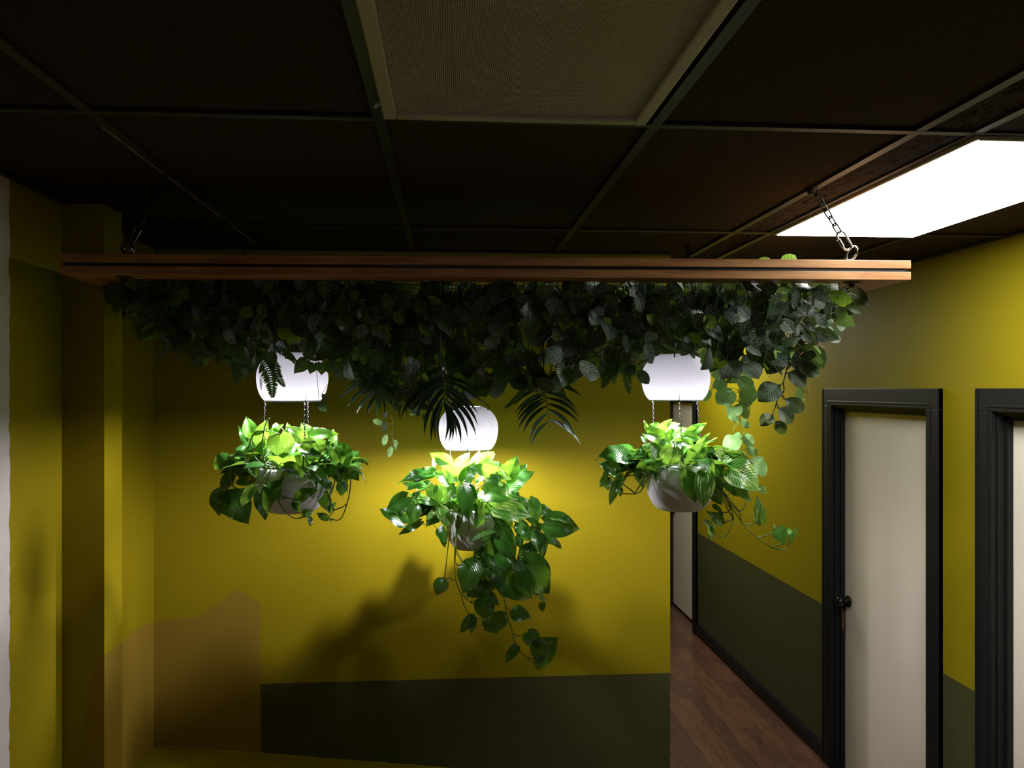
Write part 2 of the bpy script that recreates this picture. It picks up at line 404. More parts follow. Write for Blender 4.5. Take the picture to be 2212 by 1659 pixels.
        for s0, s1, zt in ((a-W, a+.004, 1), (b_-.004, b_+W, 1)):
            cs.box(2.128, 2.15, s0, s1, 0, HD+.004)
        cs.box(2.128, 2.15, a-W, b_+W, HD+.004, 2.126)
        # inner bead
        cs.box(2.125, 2.15, a-.03, a-.02, 0, HD+.02); cs.box(2.125, 2.15, b_+.02, b_+.03, 0, HD+.02); cs.box(2.125, 2.15, a-.03, b_+.03, HD+.02, HD+.03)
        cs.box(2.124, 2.15, a-W, a-W+.01, 0, 2.126); cs.box(2.124, 2.15, b_+W-.01, b_+W, 0, 2.126)
        cs.build('casing', MAT['black'], d, bevel=.003)
        if idx > 0:
            ky = b_-.075; kz = .955
            kb = MB().lathe((2.205, ky, kz), [(.0,-.004),(.030,-.004),(.033,-.010),(.030,-.014),(.012,-.018),(.011,-.038),(.019,-.045),(.027,-.054),(.028,-.064),(.022,-.074),(.010,-.079),(.001,-.08)], 28, axis=0)
            kk = kb.build('knob', MAT['knob'], d, smooth=True)
            kk['label'] = 'glossy black round door knob'
        if idx < 2:
            for z in (.25, 1.05, 1.8):
                MB().tube([(2.2, a+.018, z-.045), (2.2, a+.018, z+.045)], .006, 8).build('hinge', MAT['black'], d)
    # card tag hanging from the knob of the middle door
    ky = 4.507-.075
    tg = MB(); x = 2.157
    tg.tube([(x, ky-.004, .965-.012), (x+.003, ky, .955-.035), (x, ky+.002, .905)], .0012, 5)
    tg.obox((x-.0, ky-.03, .80), (0.0012, 0, 0), (.012, .055, 0), (0, .0, .105))
    o = tg.build('door_hanger_tag', MAT['tagp'])
    tag(o, 'narrow brown card tag hanging below the black knob of the middle door', 'tag')
room()
def added_fill_panel():  # unseen glowing panel added behind the camera as weak frontal fill light
    w = empty('fill_panel_1', (.3, -1.2, 1.9), kind='structure')
    f = MB()
    for b in ((-.45,1.05,1.35,1.41),(-.45,1.05,2.44,2.5),(-.45,-.39,1.35,2.5),(.99,1.05,1.35,2.5),(.27,.33,1.35,2.5)): f.box(b[0], b[1], -1.2, -1.16, b[2], b[3])
    f.build('fill_panel_frame', MAT['black'], w)
    t = NT('added fill glow'); m = t.done(t.n('Emission', {'Color': (1,.9,.8,1), 'Strength': .55}).outputs[0])
    MB().box(-.39, .99, -1.195, -1.185, 1.41, 2.44).build('pane', m, w)
added_fill_panel()

# ------------------------------------------------------------------ wall items
def wall_items():
    Y0 = on_plane(1501.5, 940, 0, 2.15)[1]; Y1 = on_plane(1513.5, 940, 0, 2.15)[1]
    zt = on_plane(1508, 933.5, 0, 2.15)[2]; ym, yM = min(Y0, Y1), max(Y0, Y1)
    s = empty('room_sign', (2.148, (ym+yM)/2, zt-.1), 'small black room sign with a cream border beside the far corridor door', 'sign')
    MB().box(2.143, 2.1499, ym, yM, zt-.16, zt).build('border', MAT['cream'], s)
    MB().box(2.141, 2.1435, ym+.022, yM-.022, zt-.15, zt-.012).build('panel', MAT['knob'], s)
    mk = MB()
    for k in range(3):
        y = ym+.05+k*(yM-ym-.1)/2
        mk.box(2.140, 2.1412, y-.010, y+.010, zt-.06, zt-.042)
    mk.build('lettering', MAT['plastic'], s)
    c = on_plane(1650, 768, 0, 2.15)
    w = empty('wall_unit', (2.15, c[1], c[2]), 'small white wall unit on the corridor wall, half hidden by the dark vine', 'wall unit')
    MB().box(2.10, 2.1495, c[1]-.30, c[1]-.02, c[2]-.05, c[2]+.06).build('housing', MAT['greyp'], w, bevel=.008)
    MB().lathe((2.10, c[1]+.02, c[2]+.015), [(.0,.0),(.045,.0),(.05,.02),(.04,.045)], 24, cap1=True, axis=0).build('lamp_head', MAT['plastic'], w, smooth=True)
wall_items()

# ------------------------------------------------------------------ ceiling lights
def ceiling_light(x0, x1, y0, y1, lens, label, metal, fw=.028, bead=True):
    c = empty('ceiling_light', ((x0+x1)/2, (y0+y1)/2, CEIL), label, 'ceiling light')
    f = MB(); z0, z1 = CEIL-.012, CEIL+.004
    for a in ((x0, x0+fw, y0, y1), (x1-fw, x1, y0, y1), (x0+fw, x1-fw, y0, y0+fw), (x0+fw, x1-fw, y1-fw, y1)): f.box(a[0], a[1], a[2], a[3], z0, z1)
    f.build('frame', metal, c, bevel=.004)
    o = MB().box(x0+fw-.002, x1-fw+.002, y0+fw-.002, y1-fw+.002, CEIL-(.004 if lens is MAT['lens_off'] else .014), CEIL+.002).build('diffuser', lens, c)
    return c, o
c1, _ = ceiling_light(-.138, .431, .60, 1.80, MAT['lens_off'], 'unlit ceiling light panel with grey prismatic lens, above the camera side of the frame', MAT['white_metal'])
MB().tube([(-.14, 1.70, CEIL-.012), (-.147, 1.705, CEIL-.016), (-.143, 1.712, CEIL-.009)], .004, 6).build('latch', MAT['white_metal'], c1)
c2, _ = ceiling_light(1.215, 1.762, 1.84, 3.035, MAT['lens_on'], 'glowing white ceiling light panel at the upper right beside the hanging chain', MAT['white_metal'], fw=.012)
c3, _ = ceiling_light(1.215, 1.762, 5.50, 6.70, MAT['lens_on'], 'glowing ceiling light panel further down the corridor, behind the hanging plants', MAT['white_metal'], fw=.012)

# ------------------------------------------------------------------ hanging frame
FL = CAM + RIGHT*-1.261 + FWD*2.318 + UP*.322; FR = CAM + RIGHT*1.171 + FWD*2.444 + UP*.322
UA = unit(FR-FL); DA = np.array([-UA[1], UA[0], 0]); LEN = np.linalg.norm(FR-FL); DEP = 1.0; BW = .095; TH = .024; GAP = .0095
def FP(u, d, h): return FL + UA*u + DA*d + UP*h       # frame coordinates
def frame():
    f = empty('hanging_plant_rack', FP(LEN/2, DEP/2, 0), 'long double-layer reddish wooden frame hung by chains, carrying the greenery', 'hanging frame')
    for lay, h in ((0, 0), (1, TH+GAP)):
        sh = -.004 if lay else 0
        for k, (u0, u1, d0, d1) in enumerate([(sh, LEN, 0, BW), (sh, LEN, DEP-BW, DEP), (sh, BW, BW, DEP-BW), (LEN-BW, LEN, BW, DEP-BW)]):
            # object frame runs along the board so that the grain follows it
            me = MB(); L = (u1-u0) if k < 2 else (d1-d0); W = (d1-d0) if k < 2 else (u1-u0)
            me.box(0, L, 0, W, 0, TH)
            o = me.build('board', MAT['wood'], bevel=.0015)
            p = FP(u0, d0, h) if k < 2 else FP(u1, d0, h)
            o.location = p; an = math.atan2(UA[1], UA[0]) + (0 if k < 2 else math.pi/2); o.rotation_euler = (0, 0, an)
            bpy.context.view_layer.update()
            o.parent = f; o.matrix_parent_inverse = f.matrix_world.inverted()
    sp = MB()
    for (u0, u1, d0, d1) in [(.012, LEN-.012, .006, BW-.01), (.012, LEN-.012, DEP-BW+.01, DEP-.006), (.006, BW-.01, BW-.01, DEP-BW+.01), (LEN-BW+.01, LEN-.006, BW-.01, DEP-BW+.01)]:
        sp.obox(FP(u0, d0, TH), UA*(u1-u0), DA*(d1-d0), UP*GAP)
    sp.build('spacer', MAT['wire'], f)
    w = MB(); h = TH+GAP/2
    for i in range(23): w.tube([FP(.06+i*(LEN-.12)/22, .05, h), FP(.06+i*(LEN-.12)/22, DEP-.05, h)], .0018, 4)
    for i in range(9): w.tube([FP(.05, .08+i*(DEP-.16)/8, h-.003), FP(LEN-.05, .08+i*(DEP-.16)/8, h-.003)], .0018, 4)
    w.build('wire_grid', MAT['wire'], f)
    for (u, d) in ((.16, .05), (LEN-.155, .05), (.40, DEP-.05), (LEN-.40, DEP-.05)):
        c = FP(u, d, 0); MB().lathe(c-UP*.006, [(.012, 0), (.024, .003), (.024, .006)], 16, cap0=True).build('washer', MAT['wire'], f)
        MB().lathe(c-UP*.016, [(.007, 0), (.009, .002), (.009, .011)], 6, cap0=True).build('nut', MAT['wire'], f)
    return f
frame()

def ring_pts(c, a, b, ra, rb, n=20, stad=0.0):
    out = []
    for i in range(n):
        t = 2*math.pi*i/n; x = math.cos(t)*ra; y = math.sin(t)*rb
        if stad: y += stad*(1 if math.sin(t) >= 0 else -1)
        out.append(np.array(c)+np.array(a)*x+np.array(b)*y)
    return out
def hang_chain(Pb, Pt, label, nm=MAT['steel'], turn=0.0, big=1.0, links=True):
    """eye ring at the frame (Pb), quick link, then chain up to the ceiling (Pt)"""
    c = empty('hanging_chain', Pt, label, 'chain', 'chains holding the frame')
    d = unit(Pt-Pb); s = unit(np.cross(d, FWD)); f = np.cross(s, d)
    s2 = s*math.cos(turn)+f*math.sin(turn); f2 = -s*math.sin(turn)+f*math.cos(turn)
    r = .019*big; k = Pb+UP*.018
    MB().tube([Pb-UP*.02, Pb], .004, 8).build('eye_bolt', nm, c)
    MB().tube(ring_pts(k, s, UP, r, r, 28), .0033, 8, closed=True).build('ring', nm, c, smooth=True)
    MB().tube(ring_pts(k+f*.004, unit(s+f*.8), UP, r, r, 28), .0028, 8, closed=True).build('ring', nm, c, smooth=True)
    q0 = k + d*(.015+.030); ca = ring_pts(q0, s2, d, .0125*big, .0125*big, 28, stad=.018*big)
    qo = MB().tube(ca, .0032, 8, closed=True).build('quick_link', nm, c, smooth=True)
    MB().tube([q0+s2*.0125*big-d*.012, q0+s2*.0125*big+d*.012], .0055, 6).build('sleeve', nm, qo)
    p = q0 + d*(.030*big); L = np.linalg.norm(Pt-p); n = max(2, int(L/.0235)); step = L/n
    for i in range(n):
        a = (s, f)[i % 2]; cc = p + d*step*(i+.5)
        MB().tube(ring_pts(cc, a*.7+(s if i % 2 else f)*.35, d, .0085, .0065, 16, stad=step*.5-.0035), .0024, 6, closed=True).build('link', MAT['blacksteel'], c, smooth=True)
    MB().lathe(Pt-UP*.004, [(.004, -.012), (.012, 0), (.012, .004)], 10, cap0=True).build('ceiling_hook', MAT['wire'], c)
H2 = TH*2+GAP
def FrameTop(px, z): # point on the frame's top seen in direction px at depth z
    p = P(px, CY, z); p[2] = FL[2]+H2; return p
def Ceil(px, z): p = P(px, CY, z); p[2] = CEIL-.002; return p
hang_chain(FrameTop(1840, 2.47)+UP*.006, Ceil(1750, 2.447), 'steel chain and quick link at the right front corner, crossing the lit ceiling panel')
hang_chain(FrameTop(275, 2.37)+UP*.004, Ceil(352, 2.45), 'steel ring and quick link at the left front corner of the frame, in the dark', turn=.4)
hang_chain(FrameTop(525, 3.24), Ceil(530, 3.30), 'thin dark chain at the back left of the frame, against the ceiling edge', MAT['blacksteel'])
hang_chain(FrameTop(1496, 3.34), Ceil(1484, 3.42), 'thin dark chain at the back right of the frame, beside the corridor opening', MAT['blacksteel'])

# ------------------------------------------------------------------ lamps + planters
SH = [(.77,0),(.86,.08),(.93,.18),(.98,.32),(1.0,.46),(.985,.60),(.93,.72),(.83,.83),(.69,.92),(.50,.985),(.44,1.0)]
BO = [(.01,0),(.50,0),(.62,.02),(.76,.10),(.88,.24),(.96,.40),(1.0,.58),(.985,.72),(.93,.86),(.85,1.0)]
def resample(prof, k):
    a = [np.array((r, h, 0)) for r, h in prof]; s = spline(a, k); return [(float(p[0]), float(p[1])) for p in s]
def lamp(px, py_bot, z, Rr, Hh, label, hooks, tilt=0, bulb='bulb', shade='shade'):
    c = P(px, py_bot, z); L = empty('pendant_lamp', c, label, 'pendant lamp')
    prof = resample(SH, 3)
    me = MB().lathe((0,0,0), [(r*Rr, h*Hh) for r, h in prof], 96)
    o = me.build('shade', MAT[shade], smooth=True); o.location = c; o.rotation_euler = (0, math.radians(tilt), 0)
    bpy.context.view_layer.update(); o.parent = L; o.matrix_parent_inverse = L.matrix_world.inverted()
    MB().lathe(c+UP*Hh*.985, [(.001, .001), (Rr*.46, 0)], 32).build('light_block_cap', MAT['bowl'], L, smooth=True)  # disc added across the open shade top to block light going up
    rim = MB().tube(ring_pts(c, RIGHT, FWD, .77*Rr, .77*Rr, 48), .0022, 6, closed=True).build('rim', MAT['bowl'], L, smooth=True)
    b = MB().lathe(c+UP*.001, [(.001,0),(.009,.002),(.0145,.008),(.017,.017),(.0145,.026),(.009,.032),(.007,.036)], 24, cap1=True).build('bulb', MAT[bulb], L, smooth=True)
    MB().lathe(c+UP*.037, [(.014,0),(.016,.004),(.016,.04),(.008,.05)], 20, cap0=True, cap1=True).build('socket', MAT['plastic'], L, smooth=True)
    top = c + UP*(Hh+.004); fr = FL[2]+TH
    MB().tube(spline([c+UP*.087, c+UP*(Hh+.05), np.array([c[0]+.01, c[1], (c[2]+fr)/2+.05]), np.array([c[0], c[1], fr])], 6), .0035, 8).build('cord', MAT['wire'], L)
    for k in range(3):
        an = math.radians(hooks+120*k); dr = RIGHT*math.cos(an)+FWD*math.sin(an)
        q = [c+UP*(Hh*.90)+dr*Rr*.66, c+UP*(Hh*.95)+dr*Rr*.72, c+UP*(Hh*1.04)+dr*Rr*.68, c+UP*(Hh*1.18)+dr*Rr*.40, c+UP*(Hh*1.42)+dr*Rr*.22, c+UP*(Hh*1.8)+dr*Rr*.2]
        q.append(np.array([*(c+dr*Rr*.25)[:2], fr]))
        MB().tube(spline(q, 4), .0022, 6).build('hook', MAT['wire'], L)
    return c
def planter(px, py_bot, z, Rr, Hh, lampc, lr, label, rot):
    c = P(px, py_bot, z); p = empty('hanging_planter', c, label, 'planter')
    prof = resample(BO, 3)
    me = MB().lathe((0,0,0), [(r*Rr, h*Hh) for r, h in prof]+[(Rr*.80, Hh), (Rr*.86, Hh*.9)], 96)
    o = me.build('bowl', MAT['bowl'], smooth=True); o.location = c
    bpy.context.view_layer.update(); o.parent = p; o.matrix_parent_inverse = p.matrix_world.inverted()
    MB().lathe(c+UP*Hh*.84, [(.001, .012), (Rr*.5, .010), (Rr*.93, 0)], 40).build('soil', MAT['soil'], p, smooth=True)
    for k in range(3):
        an = math.radians(rot+120*k); dr = RIGHT*math.cos(an)+FWD*math.sin(an)
        a = lampc+dr*lr*.76+UP*.006; b = c+dr*Rr*.82+UP*Hh*.97
        d = unit(a-b); s = unit(np.cross(d, dr)); f = np.cross(s, d); L = np.linalg.norm(a-b); n = int(L/.0082); st = L/n
        m = MB()
        for i in range(n):
            e = (s, f)[i % 2]; m.tube(ring_pts(b+d*st*(i+.5), e, d, .0026, .0022, 8, stad=st*.5-.0004), .00085, 4, closed=True)
        m.tube(spline([a-UP*.012, a+dr*.004, a+UP*.006-dr*.002, a+UP*.014], 4), .0013, 5)
        m.build('chain', MAT['blacksteel'], p, smooth=True)
    return c
LZ, MZ, RZ = 2.60, 3.09, 2.71
Lc = lamp(632, 866, LZ, .109, .150, 'left glowing ribbed globe lamp, partly covered by fern fronds', 200)
Mc = lamp(1012, 970, MZ, .110, .158, 'middle and lowest glowing globe lamp, behind the dark palm frond', 340, bulb='bulb_strong', shade='shade_dense')
Rc = lamp(1460.5, 864.5, RZ, .110, .149, 'right glowing ribbed globe lamp, uncovered, beside the corridor opening', 255, tilt=-1.2)
planter(630, 1105, LZ, .111, .138, Lc, .109, 'left grey ribbed bowl planter hung below the left globe lamp', 70)
planter(1018, 1185, MZ, .094, .150, Mc, .110, 'middle and lowest ribbed bowl planter, close to the back wall', 30)
planter(1469, 1101, RZ, .111, .150, Rc, .110, 'right grey ribbed bowl planter hung beside the corridor opening', 265)
# ------------------------------------------------------------------ leaf tables (position of base and tip, width ratio, flags)
C2 = crop(700, 540, 3.3515); C1 = crop(100, 520, 3.3515); C3 = crop(1250, 520, 2.949); C4 = crop(440, 740, 3.95)
C5 = crop(800, 860, 4.367); C6 = crop(860, 1120, 4.61); C7 = crop(1270, 740, 3.456); C8 = crop(1480, 700, 6.379)
C9 = crop(900, 560, 5.53); C10 = crop(1300, 600, 8.296)
# x0 y0 x1 y1 width dz(cm, + is farther) mat
LEFT = """400 790 360 630 .75 -2 y;400 885 293 712 .5 0 p;480 860 545 655 .6 -3 v;505 755 362 815 .36 -8 y;645 790 668 988 1.12 -10 v;600 800 682 695 .5 -2 y;
745 840 712 680 .6 0 y;850 850 700 715 .6 -4 v;850 810 832 682 .5 4 y;930 815 852 682 .6 3 v;920 810 1158 783 .4 -3 y;900 775 1060 745 .35 5 v;1110 885 1105 735 .55 4 v;
930 885 1105 850 .5 -6 v;935 840 808 852 .45 -9 p;965 965 775 928 .38 -11 p;965 930 790 875 .45 -9 p;1130 900 1250 1090 .8 -5 y;1115 915 1165 1085 .6 -9 p;1165 1135 1245 1165 .6 -4 p;
1258 1122 1328 1178 .7 -6 p;1178 1200 1172 1312 .9 -3 v;1010 1290 1075 1458 .6 -2 p;1060 1500 960 1452 .6 -6 p;1088 1435 1136 1357 .45 -3 v;852 1462 938 1448 .85 -12 p;900 1490 908 1573 .5 -12 p;
640 1215 538 1468 .52 -13 p;480 1285 527 1518 .6 -11 p;205 1310 382 1550 .85 -8 p;165 1265 130 1478 .8 -9 p;228 1132 148 1270 .7 -4 p;207 975 88 1085 .85 -7 v;258 962 366 985 .5 -6 v;
345 1050 228 1130 .7 -2 p;385 1005 452 1155 .75 -6 p;262 1005 178 1140 .6 1 p;425 1235 318 1408 .45 -12 v;690 1060 872 1155 .5 -13 p;800 1335 978 1258 .55 -14 p;900 1108 965 1262 .42 -14 p;
768 1365 832 1452 .6 -13 p;1005 1185 1092 1285 .6 -6 p;1050 1060 1165 1150 .6 -8 p;950 1060 1062 1185 .6 -9 p;290 1190 400 1215 .5 -5 p;560 1020 650 1060 .45 -8 p;300 1300 255 1400 .5 -6 p;
560 900 480 1010 .6 -4 v;720 960 640 1040 .6 -6 p;820 980 880 1120 .55 -10 p;500 1010 400 1060 .5 -6 p;430 900 340 960 .5 -3 p;1060 900 1120 1010 .6 -5 p;1010 960 940 900 .5 -7 v;1110 1000 1180 1090 .6 -2 p;
350 890 250 970 .5 2 p;690 830 780 770 .6 2 y;560 850 590 720 .6 0 y;470 930 520 820 .6 -5 v;980 850 1040 760 .55 2 y;620 700 580 780 .5 4 v;800 800 760 720 .6 -1 y"""
LSTEM = """640 1080 560 1050 490 1030 440 980 410 900 410 820 450 760 510 750|-11;510 990 500 900 520 720 562 645|-9;700 1090 620 1230 590 1300|-12;207 985 215 1080 228 1170 262 1235 320 1250 400 1220 470 1150 560 1060|-9;
360 1020 390 1100 440 1150 485 1165|-10;230 1110 250 1010 262 965|-7;640 1360 700 1450 780 1500 850 1490|-12;1228 1080 1250 1130 1250 1250 1215 1400 1160 1510 1060 1500|-5;1110 1430 1180 1405 1225 1370|-4;
960 960 1050 1010 1085 1110|-8;850 960 930 1090 962 1080 1002 960|-11;480 1215 600 1225 720 1120|-12;560 1060 470 1180 400 1260 300 1300|-10;1020 960 1080 1080 1190 1200 1230 1270|-6;640 1300 760 1335 870 1330|-14;480 1320 560 1335 700 1330|-12;990 1000 1110 1150 1100 1250 1070 1330|-6"""
MID = """745 625 552 518 .62 -4 y;600 640 585 560 .5 0 v;608 692 435 690 .5 -3 v;800 700 938 508 .6 -2 y;850 770 1042 478 .3 -7 v;890 775 985 575 .72 -8 v;812 745 652 640 .72 -9 y;742 808 592 700 .75 -11 y;
1005 625 1168 505 .62 -1 y;1060 645 1178 520 .5 2 v;1190 705 903 655 .42 -10 v;1110 640 1305 690 .55 -3 v;1110 710 1335 772 .5 -9 p;1285 765 1392 540 .7 -6 y;1375 750 1480 620 .72 0 p;1305 865 1556 690 .48 -4 v;
590 705 258 812 .3 -4 p;590 722 390 802 .32 -5 p;512 840 338 872 .72 -5 p;345 930 148 1058 .72 -8 p;312 1185 78 1042 .5 -8 p;470 1165 262 1292 .32 -7 p;432 1020 368 1198 .75 -9 p;540 1135 642 1078 .6 -9 v;
600 830 560 965 .8 -8 p;640 835 645 1005 .62 -10 p;500 958 640 1022 .5 -12 v;800 842 700 995 .72 -12 p;872 830 930 1152 .48 -14 p;922 830 1012 1060 .5 -12 p;1075 905 1342 965 .82 -13 p;1100 765 1255 832 .6 -11 p;
1085 1010 998 1232 .6 -13 p;1165 1040 1538 1125 .52 -13 v;1170 1105 1352 1222 .5 -11 p;1380 960 1472 1102 .72 -11 p;1490 965 1552 1212 .78 -9 p;1598 1035 1748 1170 .5 -7 p;1650 1180 1975 1238 .75 -10 p;1728 1130 1925 1198 .36 -11 v;
1225 1195 1368 1532 .46 -13 p;662 1040 732 1232 .62 -12 v;682 1220 706 1412 .42 -11 p;645 1250 700 1408 .6 -10 p;642 1148 520 1210 .5 -8 p;1640 1310 1808 1427 .42 -6 p;1568 1290 1622 1522 .52 -9 p;1400 1180 1512 1352 .62 -11 p;
1492 1420 1398 1502 .45 -8 v;1180 1262 928 1355 .16 -14 v;1100 1310 1162 1512 .42 -12 p;460 900 380 960 .6 -3 p;700 760 640 700 .6 -5 v;950 690 900 600 .6 -2 y;1010 800 1090 740 .6 -6 v;430 830 300 800 .5 0 p;
560 800 470 880 .6 -3 p;1330 900 1420 960 .7 -6 p;1250 820 1300 930 .6 -7 p;760 900 720 820 .6 -6 v;1400 1040 1330 950 .6 -8 p;1590 1180 1500 1300 .7 -4 p;1290 1330 1400 1400 .6 -5 p;360 980 280 1100 .7 -2 p"""
MID2 = """765 445 648 748 .72 -12 p;900 340 872 500 .8 -10 p;955 385 1112 682 .52 -13 p;1000 195 1178 440 .5 -14 p;900 515 1042 642 .72 -9 p;1235 418 1502 752 .78 -13 p;1200 435 1300 705 .5 -11 p;1055 655 1345 790 .66 -12 p;
1335 725 1462 842 .5 -9 v;1440 845 1438 935 .85 -8 p;460 622 375 765 .95 -10 p;850 800 868 1012 .98 -13 p;690 750 852 772 .5 -10 p;850 735 1012 865 .6 -10 p;1062 985 858 1118 .72 -11 p;868 1020 1002 1155 .6 -8 p;
1140 955 1322 985 .85 -10 p;1140 955 1185 860 .5 -9 v;760 985 618 1142 .56 -10 p;738 1005 722 1142 .5 -9 p;1290 1140 1402 1292 .95 -10 p;1385 1372 1592 1180 .88 -11 p;1452 1372 1385 1518 .95 -12 v;1182 1280 1065 1442 .55 -11 p;
1338 140 1412 372 .46 -10 p;1292 300 1188 392 .5 -9 v;1198 60 1292 232 .7 -11 p;820 480 760 400 .6 -8 p;950 690 860 620 .6 -7 p;1020 520 1090 440 .6 -8 p;1130 600 1180 720 .6 -8 p;880 850 960 940 .7 -7 p;700 640 780 720 .6 -7 p;
860 300 800 440 .6 -6 p;1100 380 1180 520 .6 -9 p"""
MSTEM = """870 1120 835 1200 822 1300 800 1395 810 1460 875 1555|-13;1470 1215 1560 1210 1650 1185|-9;420 900 450 1000 450 1120 510 1195 600 1130 650 1040|-8;350 960 410 1050 450 1130 505 1180|-6;1170 1100 1230 1210|-12;1080 800 1020 860 990 960|-10"""
M2STEM = """600 0 575 200 570 280 600 350 652 440|-13;565 285 562 450 575 620 620 740 660 870 730 985|-10;460 620 500 595 575 622|-10;620 740 742 855|-11;610 130 690 220 740 310 770 370 812 386|-13;565 440 600 466 655 455|-11;
1030 655 1060 830 1090 980 1140 1130 1170 1260 1270 1380 1380 1470|-10;1140 1140 1190 1166 1290 1150|-10;1270 1385 1330 1392 1412 1375|-11;1072 868 1130 940|-10;710 232 800 200 900 135 960 130 992 172|-14;1060 200 1100 360 1180 440 1230 420|-11;900 330 960 420 1030 650|-9"""
RIGHTP = """462 675 417 575 .35 0 v;468 662 532 594 .8 2 y;535 662 634 567 .5 -2 v;560 660 692 603 .4 3 y;650 705 742 635 .75 2 y;600 722 684 640 .6 -4 y;735 695 888 598 .45 -1 y;440 678 632 772 .55 -7 y;500 690 640 700 .5 -3 y;
562 728 458 808 .55 -9 y;520 730 586 792 .8 -9 y;668 742 805 775 .34 -10 y;718 700 852 728 .62 -3 v;818 785 913 670 .42 -5 v;640 788 588 948 .95 -13 v;852 788 718 922 .62 -13 v;500 782 562 932 .62 -11 v;408 800 492 892 .45 -8 v;
432 770 374 822 .5 -3 p;288 862 68 855 .6 -5 p;288 848 300 942 .8 -6 p;418 842 308 902 .62 -5 p;470 850 350 950 .7 -8 p;218 972 82 908 .7 -8 p;160 968 108 1012 .45 -7 v;150 1020 84 1082 .7 -8 v;160 1012 150 1106 .8 -8 v;
242 1000 160 1222 .32 -10 p;220 958 256 1032 .5 -8 v;246 1088 240 1152 .5 -8 p;508 962 412 940 .62 -13 p;508 978 510 1048 .35 -13 p;378 958 392 1032 .5 -9 p;848 878 948 998 .62 -13 v;690 918 742 1012 .62 -14 v;740 985 802 1198 .62 -13 p;
880 975 858 1238 .6 -14 v;1045 955 1275 1112 .78 -13 v;1052 868 960 942 .6 -10 v;1022 872 938 830 .9 -8 v;1120 1098 1228 1195 .42 -14 v;1268 1078 1338 1132 .62 -10 v;950 938 1052 1012 .62 -10 v;930 1108 1002 1212 .6 -9 p;905 1090 960 1200 .5 -7 p;
938 1218 1002 1262 .5 -9 p;985 1262 995 1318 .4 -9 p;1002 1352 880 1257 .52 -9 v;918 1412 858 1318 .5 -10 v;905 1375 948 1410 .5 -11 p;930 1418 922 1480 .42 -9 p;1288 1338 1258 1142 .42 -10 v;1425 1385 1462 1512 .85 -12 v;1508 1482 1562 1370 .36 -12 v;
1490 1398 1532 1472 .45 -11 y;1400 1412 1385 1350 .3 -12 v;880 800 962 832 .5 -4 p;878 750 962 732 .22 -2 v;1030 1050 1112 1142 .6 -10 p;940 1020 1010 1120 .6 -8 p;760 850 820 930 .6 -10 p;430 740 390 700 .6 2 p;560 850 620 800 .6 -8 v;
700 820 760 770 .6 -8 y;620 720 700 690 .6 2 v;880 860 820 810 .6 -6 v;470 760 430 840 .6 -5 v;1070 1100 1150 1150 .6 -10 p;1180 1120 1120 1060 .6 -9 p;340 870 400 940 .6 -4 p;1010 900 1080 860 .5 -8 v;700 720 740 760 .6 -6 y"""
RSTEM = """940 985 990 1080 1030 1160 1100 1240 1130 1270 1160 1352 1260 1455 1370 1530|-11;1130 1262 1165 1232 1180 1195|-13;1160 1357 1220 1356 1270 1330|-11;1262 1457 1330 1440 1400 1410|-11;1370 1530 1440 1505 1480 1482|-12;
1370 1530 1440 1546 1490 1530 1506 1482|-12;1050 1180 1075 1262 1087 1320 1060 1392 1020 1450 960 1430 905 1390|-9;1085 1316 1040 1336 1002 1348|-9;1065 1240 1040 1266 988 1264|-8;440 995 350 990 270 1000 235 1010|-9;430 1040 400 1102 350 1130 258 1126|-8;
350 1125 310 1092 268 1060 220 980|-8;440 1002 360 976 300 935|-7;900 960 960 1040 1050 1180|-10;940 900 1000 960 1050 958|-11;560 940 520 985 470 1010|-12"""
VINEA = """1040 300 928 332 .8 0 a;1002 250 918 242 .7 -2 a;1118 260 1222 362 .7 -3 a;1130 375 1270 405 1.0 -4 a;1065 345 965 462 .85 -2 a;1088 368 1008 472 .75 -5 a;1042 472 1112 602 .52 -3 a;1132 458 1108 548 .78 -5 a;1150 468 1192 572 .62 -2 a;
1140 572 1206 636 .5 -4 a;1150 228 1245 262 .6 0 a;1170 150 1230 250 .7 -2 a;1080 210 1150 170 .7 0 a;1090 240 1020 200 .7 1 a;1142 720 1012 805 .85 -4 a;1178 680 1218 785 .72 -3 a;1152 702 1092 688 .7 -5 a;1152 808 1078 895 .85 -4 a;1188 788 1264 832 .72 -4 a;
1204 878 1328 992 .76 -4 a;918 358 868 438 .5 0 a;960 270 1010 360 .8 1 a;1200 300 1240 350 .6 2 a;1110 300 1060 260 .7 1 a;1190 210 1260 200 .6 1 a;1130 440 1230 455 .6 0 a"""
VASTEM = """1120 60 1110 190 1130 300 1130 450 1137 580 1165 680 1190 800 1196 900;1200 880 1240 900 1262 850 1240 815;1130 250 1000 260 925 350;1137 590 1090 640 1095 690;1140 450 1200 470 1208 510 1185 545"""
VINEB = """1385 395 1125 690 .78 0 d;1290 850 1005 1062 .72 0 d;1428 675 1664 852 .76 -1 d;1545 550 1850 705 .55 -2 d;1380 1045 1622 1202 .62 -1 g;1288 1168 1470 1372 .78 0 d;1248 1345 1384 1518 .76 0 g;1202 1262 1032 1402 .72 0 g;1715 470 1845 645 .9 3 g;1640 480 1835 400 .6 -3 n"""
VBSTEM = """1450 150 1440 370 1428 500 1385 680 1355 810 1358 930 1275 1040 1240 1150 1208 1240 1216 1300 1262 1352;1290 850 1355 810;1440 475 1545 550;1330 975 1385 1045;1262 1090 1295 1170;1385 680 1430 680;1208 1240 1200 1270"""
VINEC = """125 243 22 208 .5 0 a;152 130 130 185 .5 0 n;125 205 120 335 .32 0 n;150 345 128 452 .52 -1 a;215 398 262 452 .5 0 a;200 455 174 562 .46 -1 a;225 400 242 500 .3 0 a"""
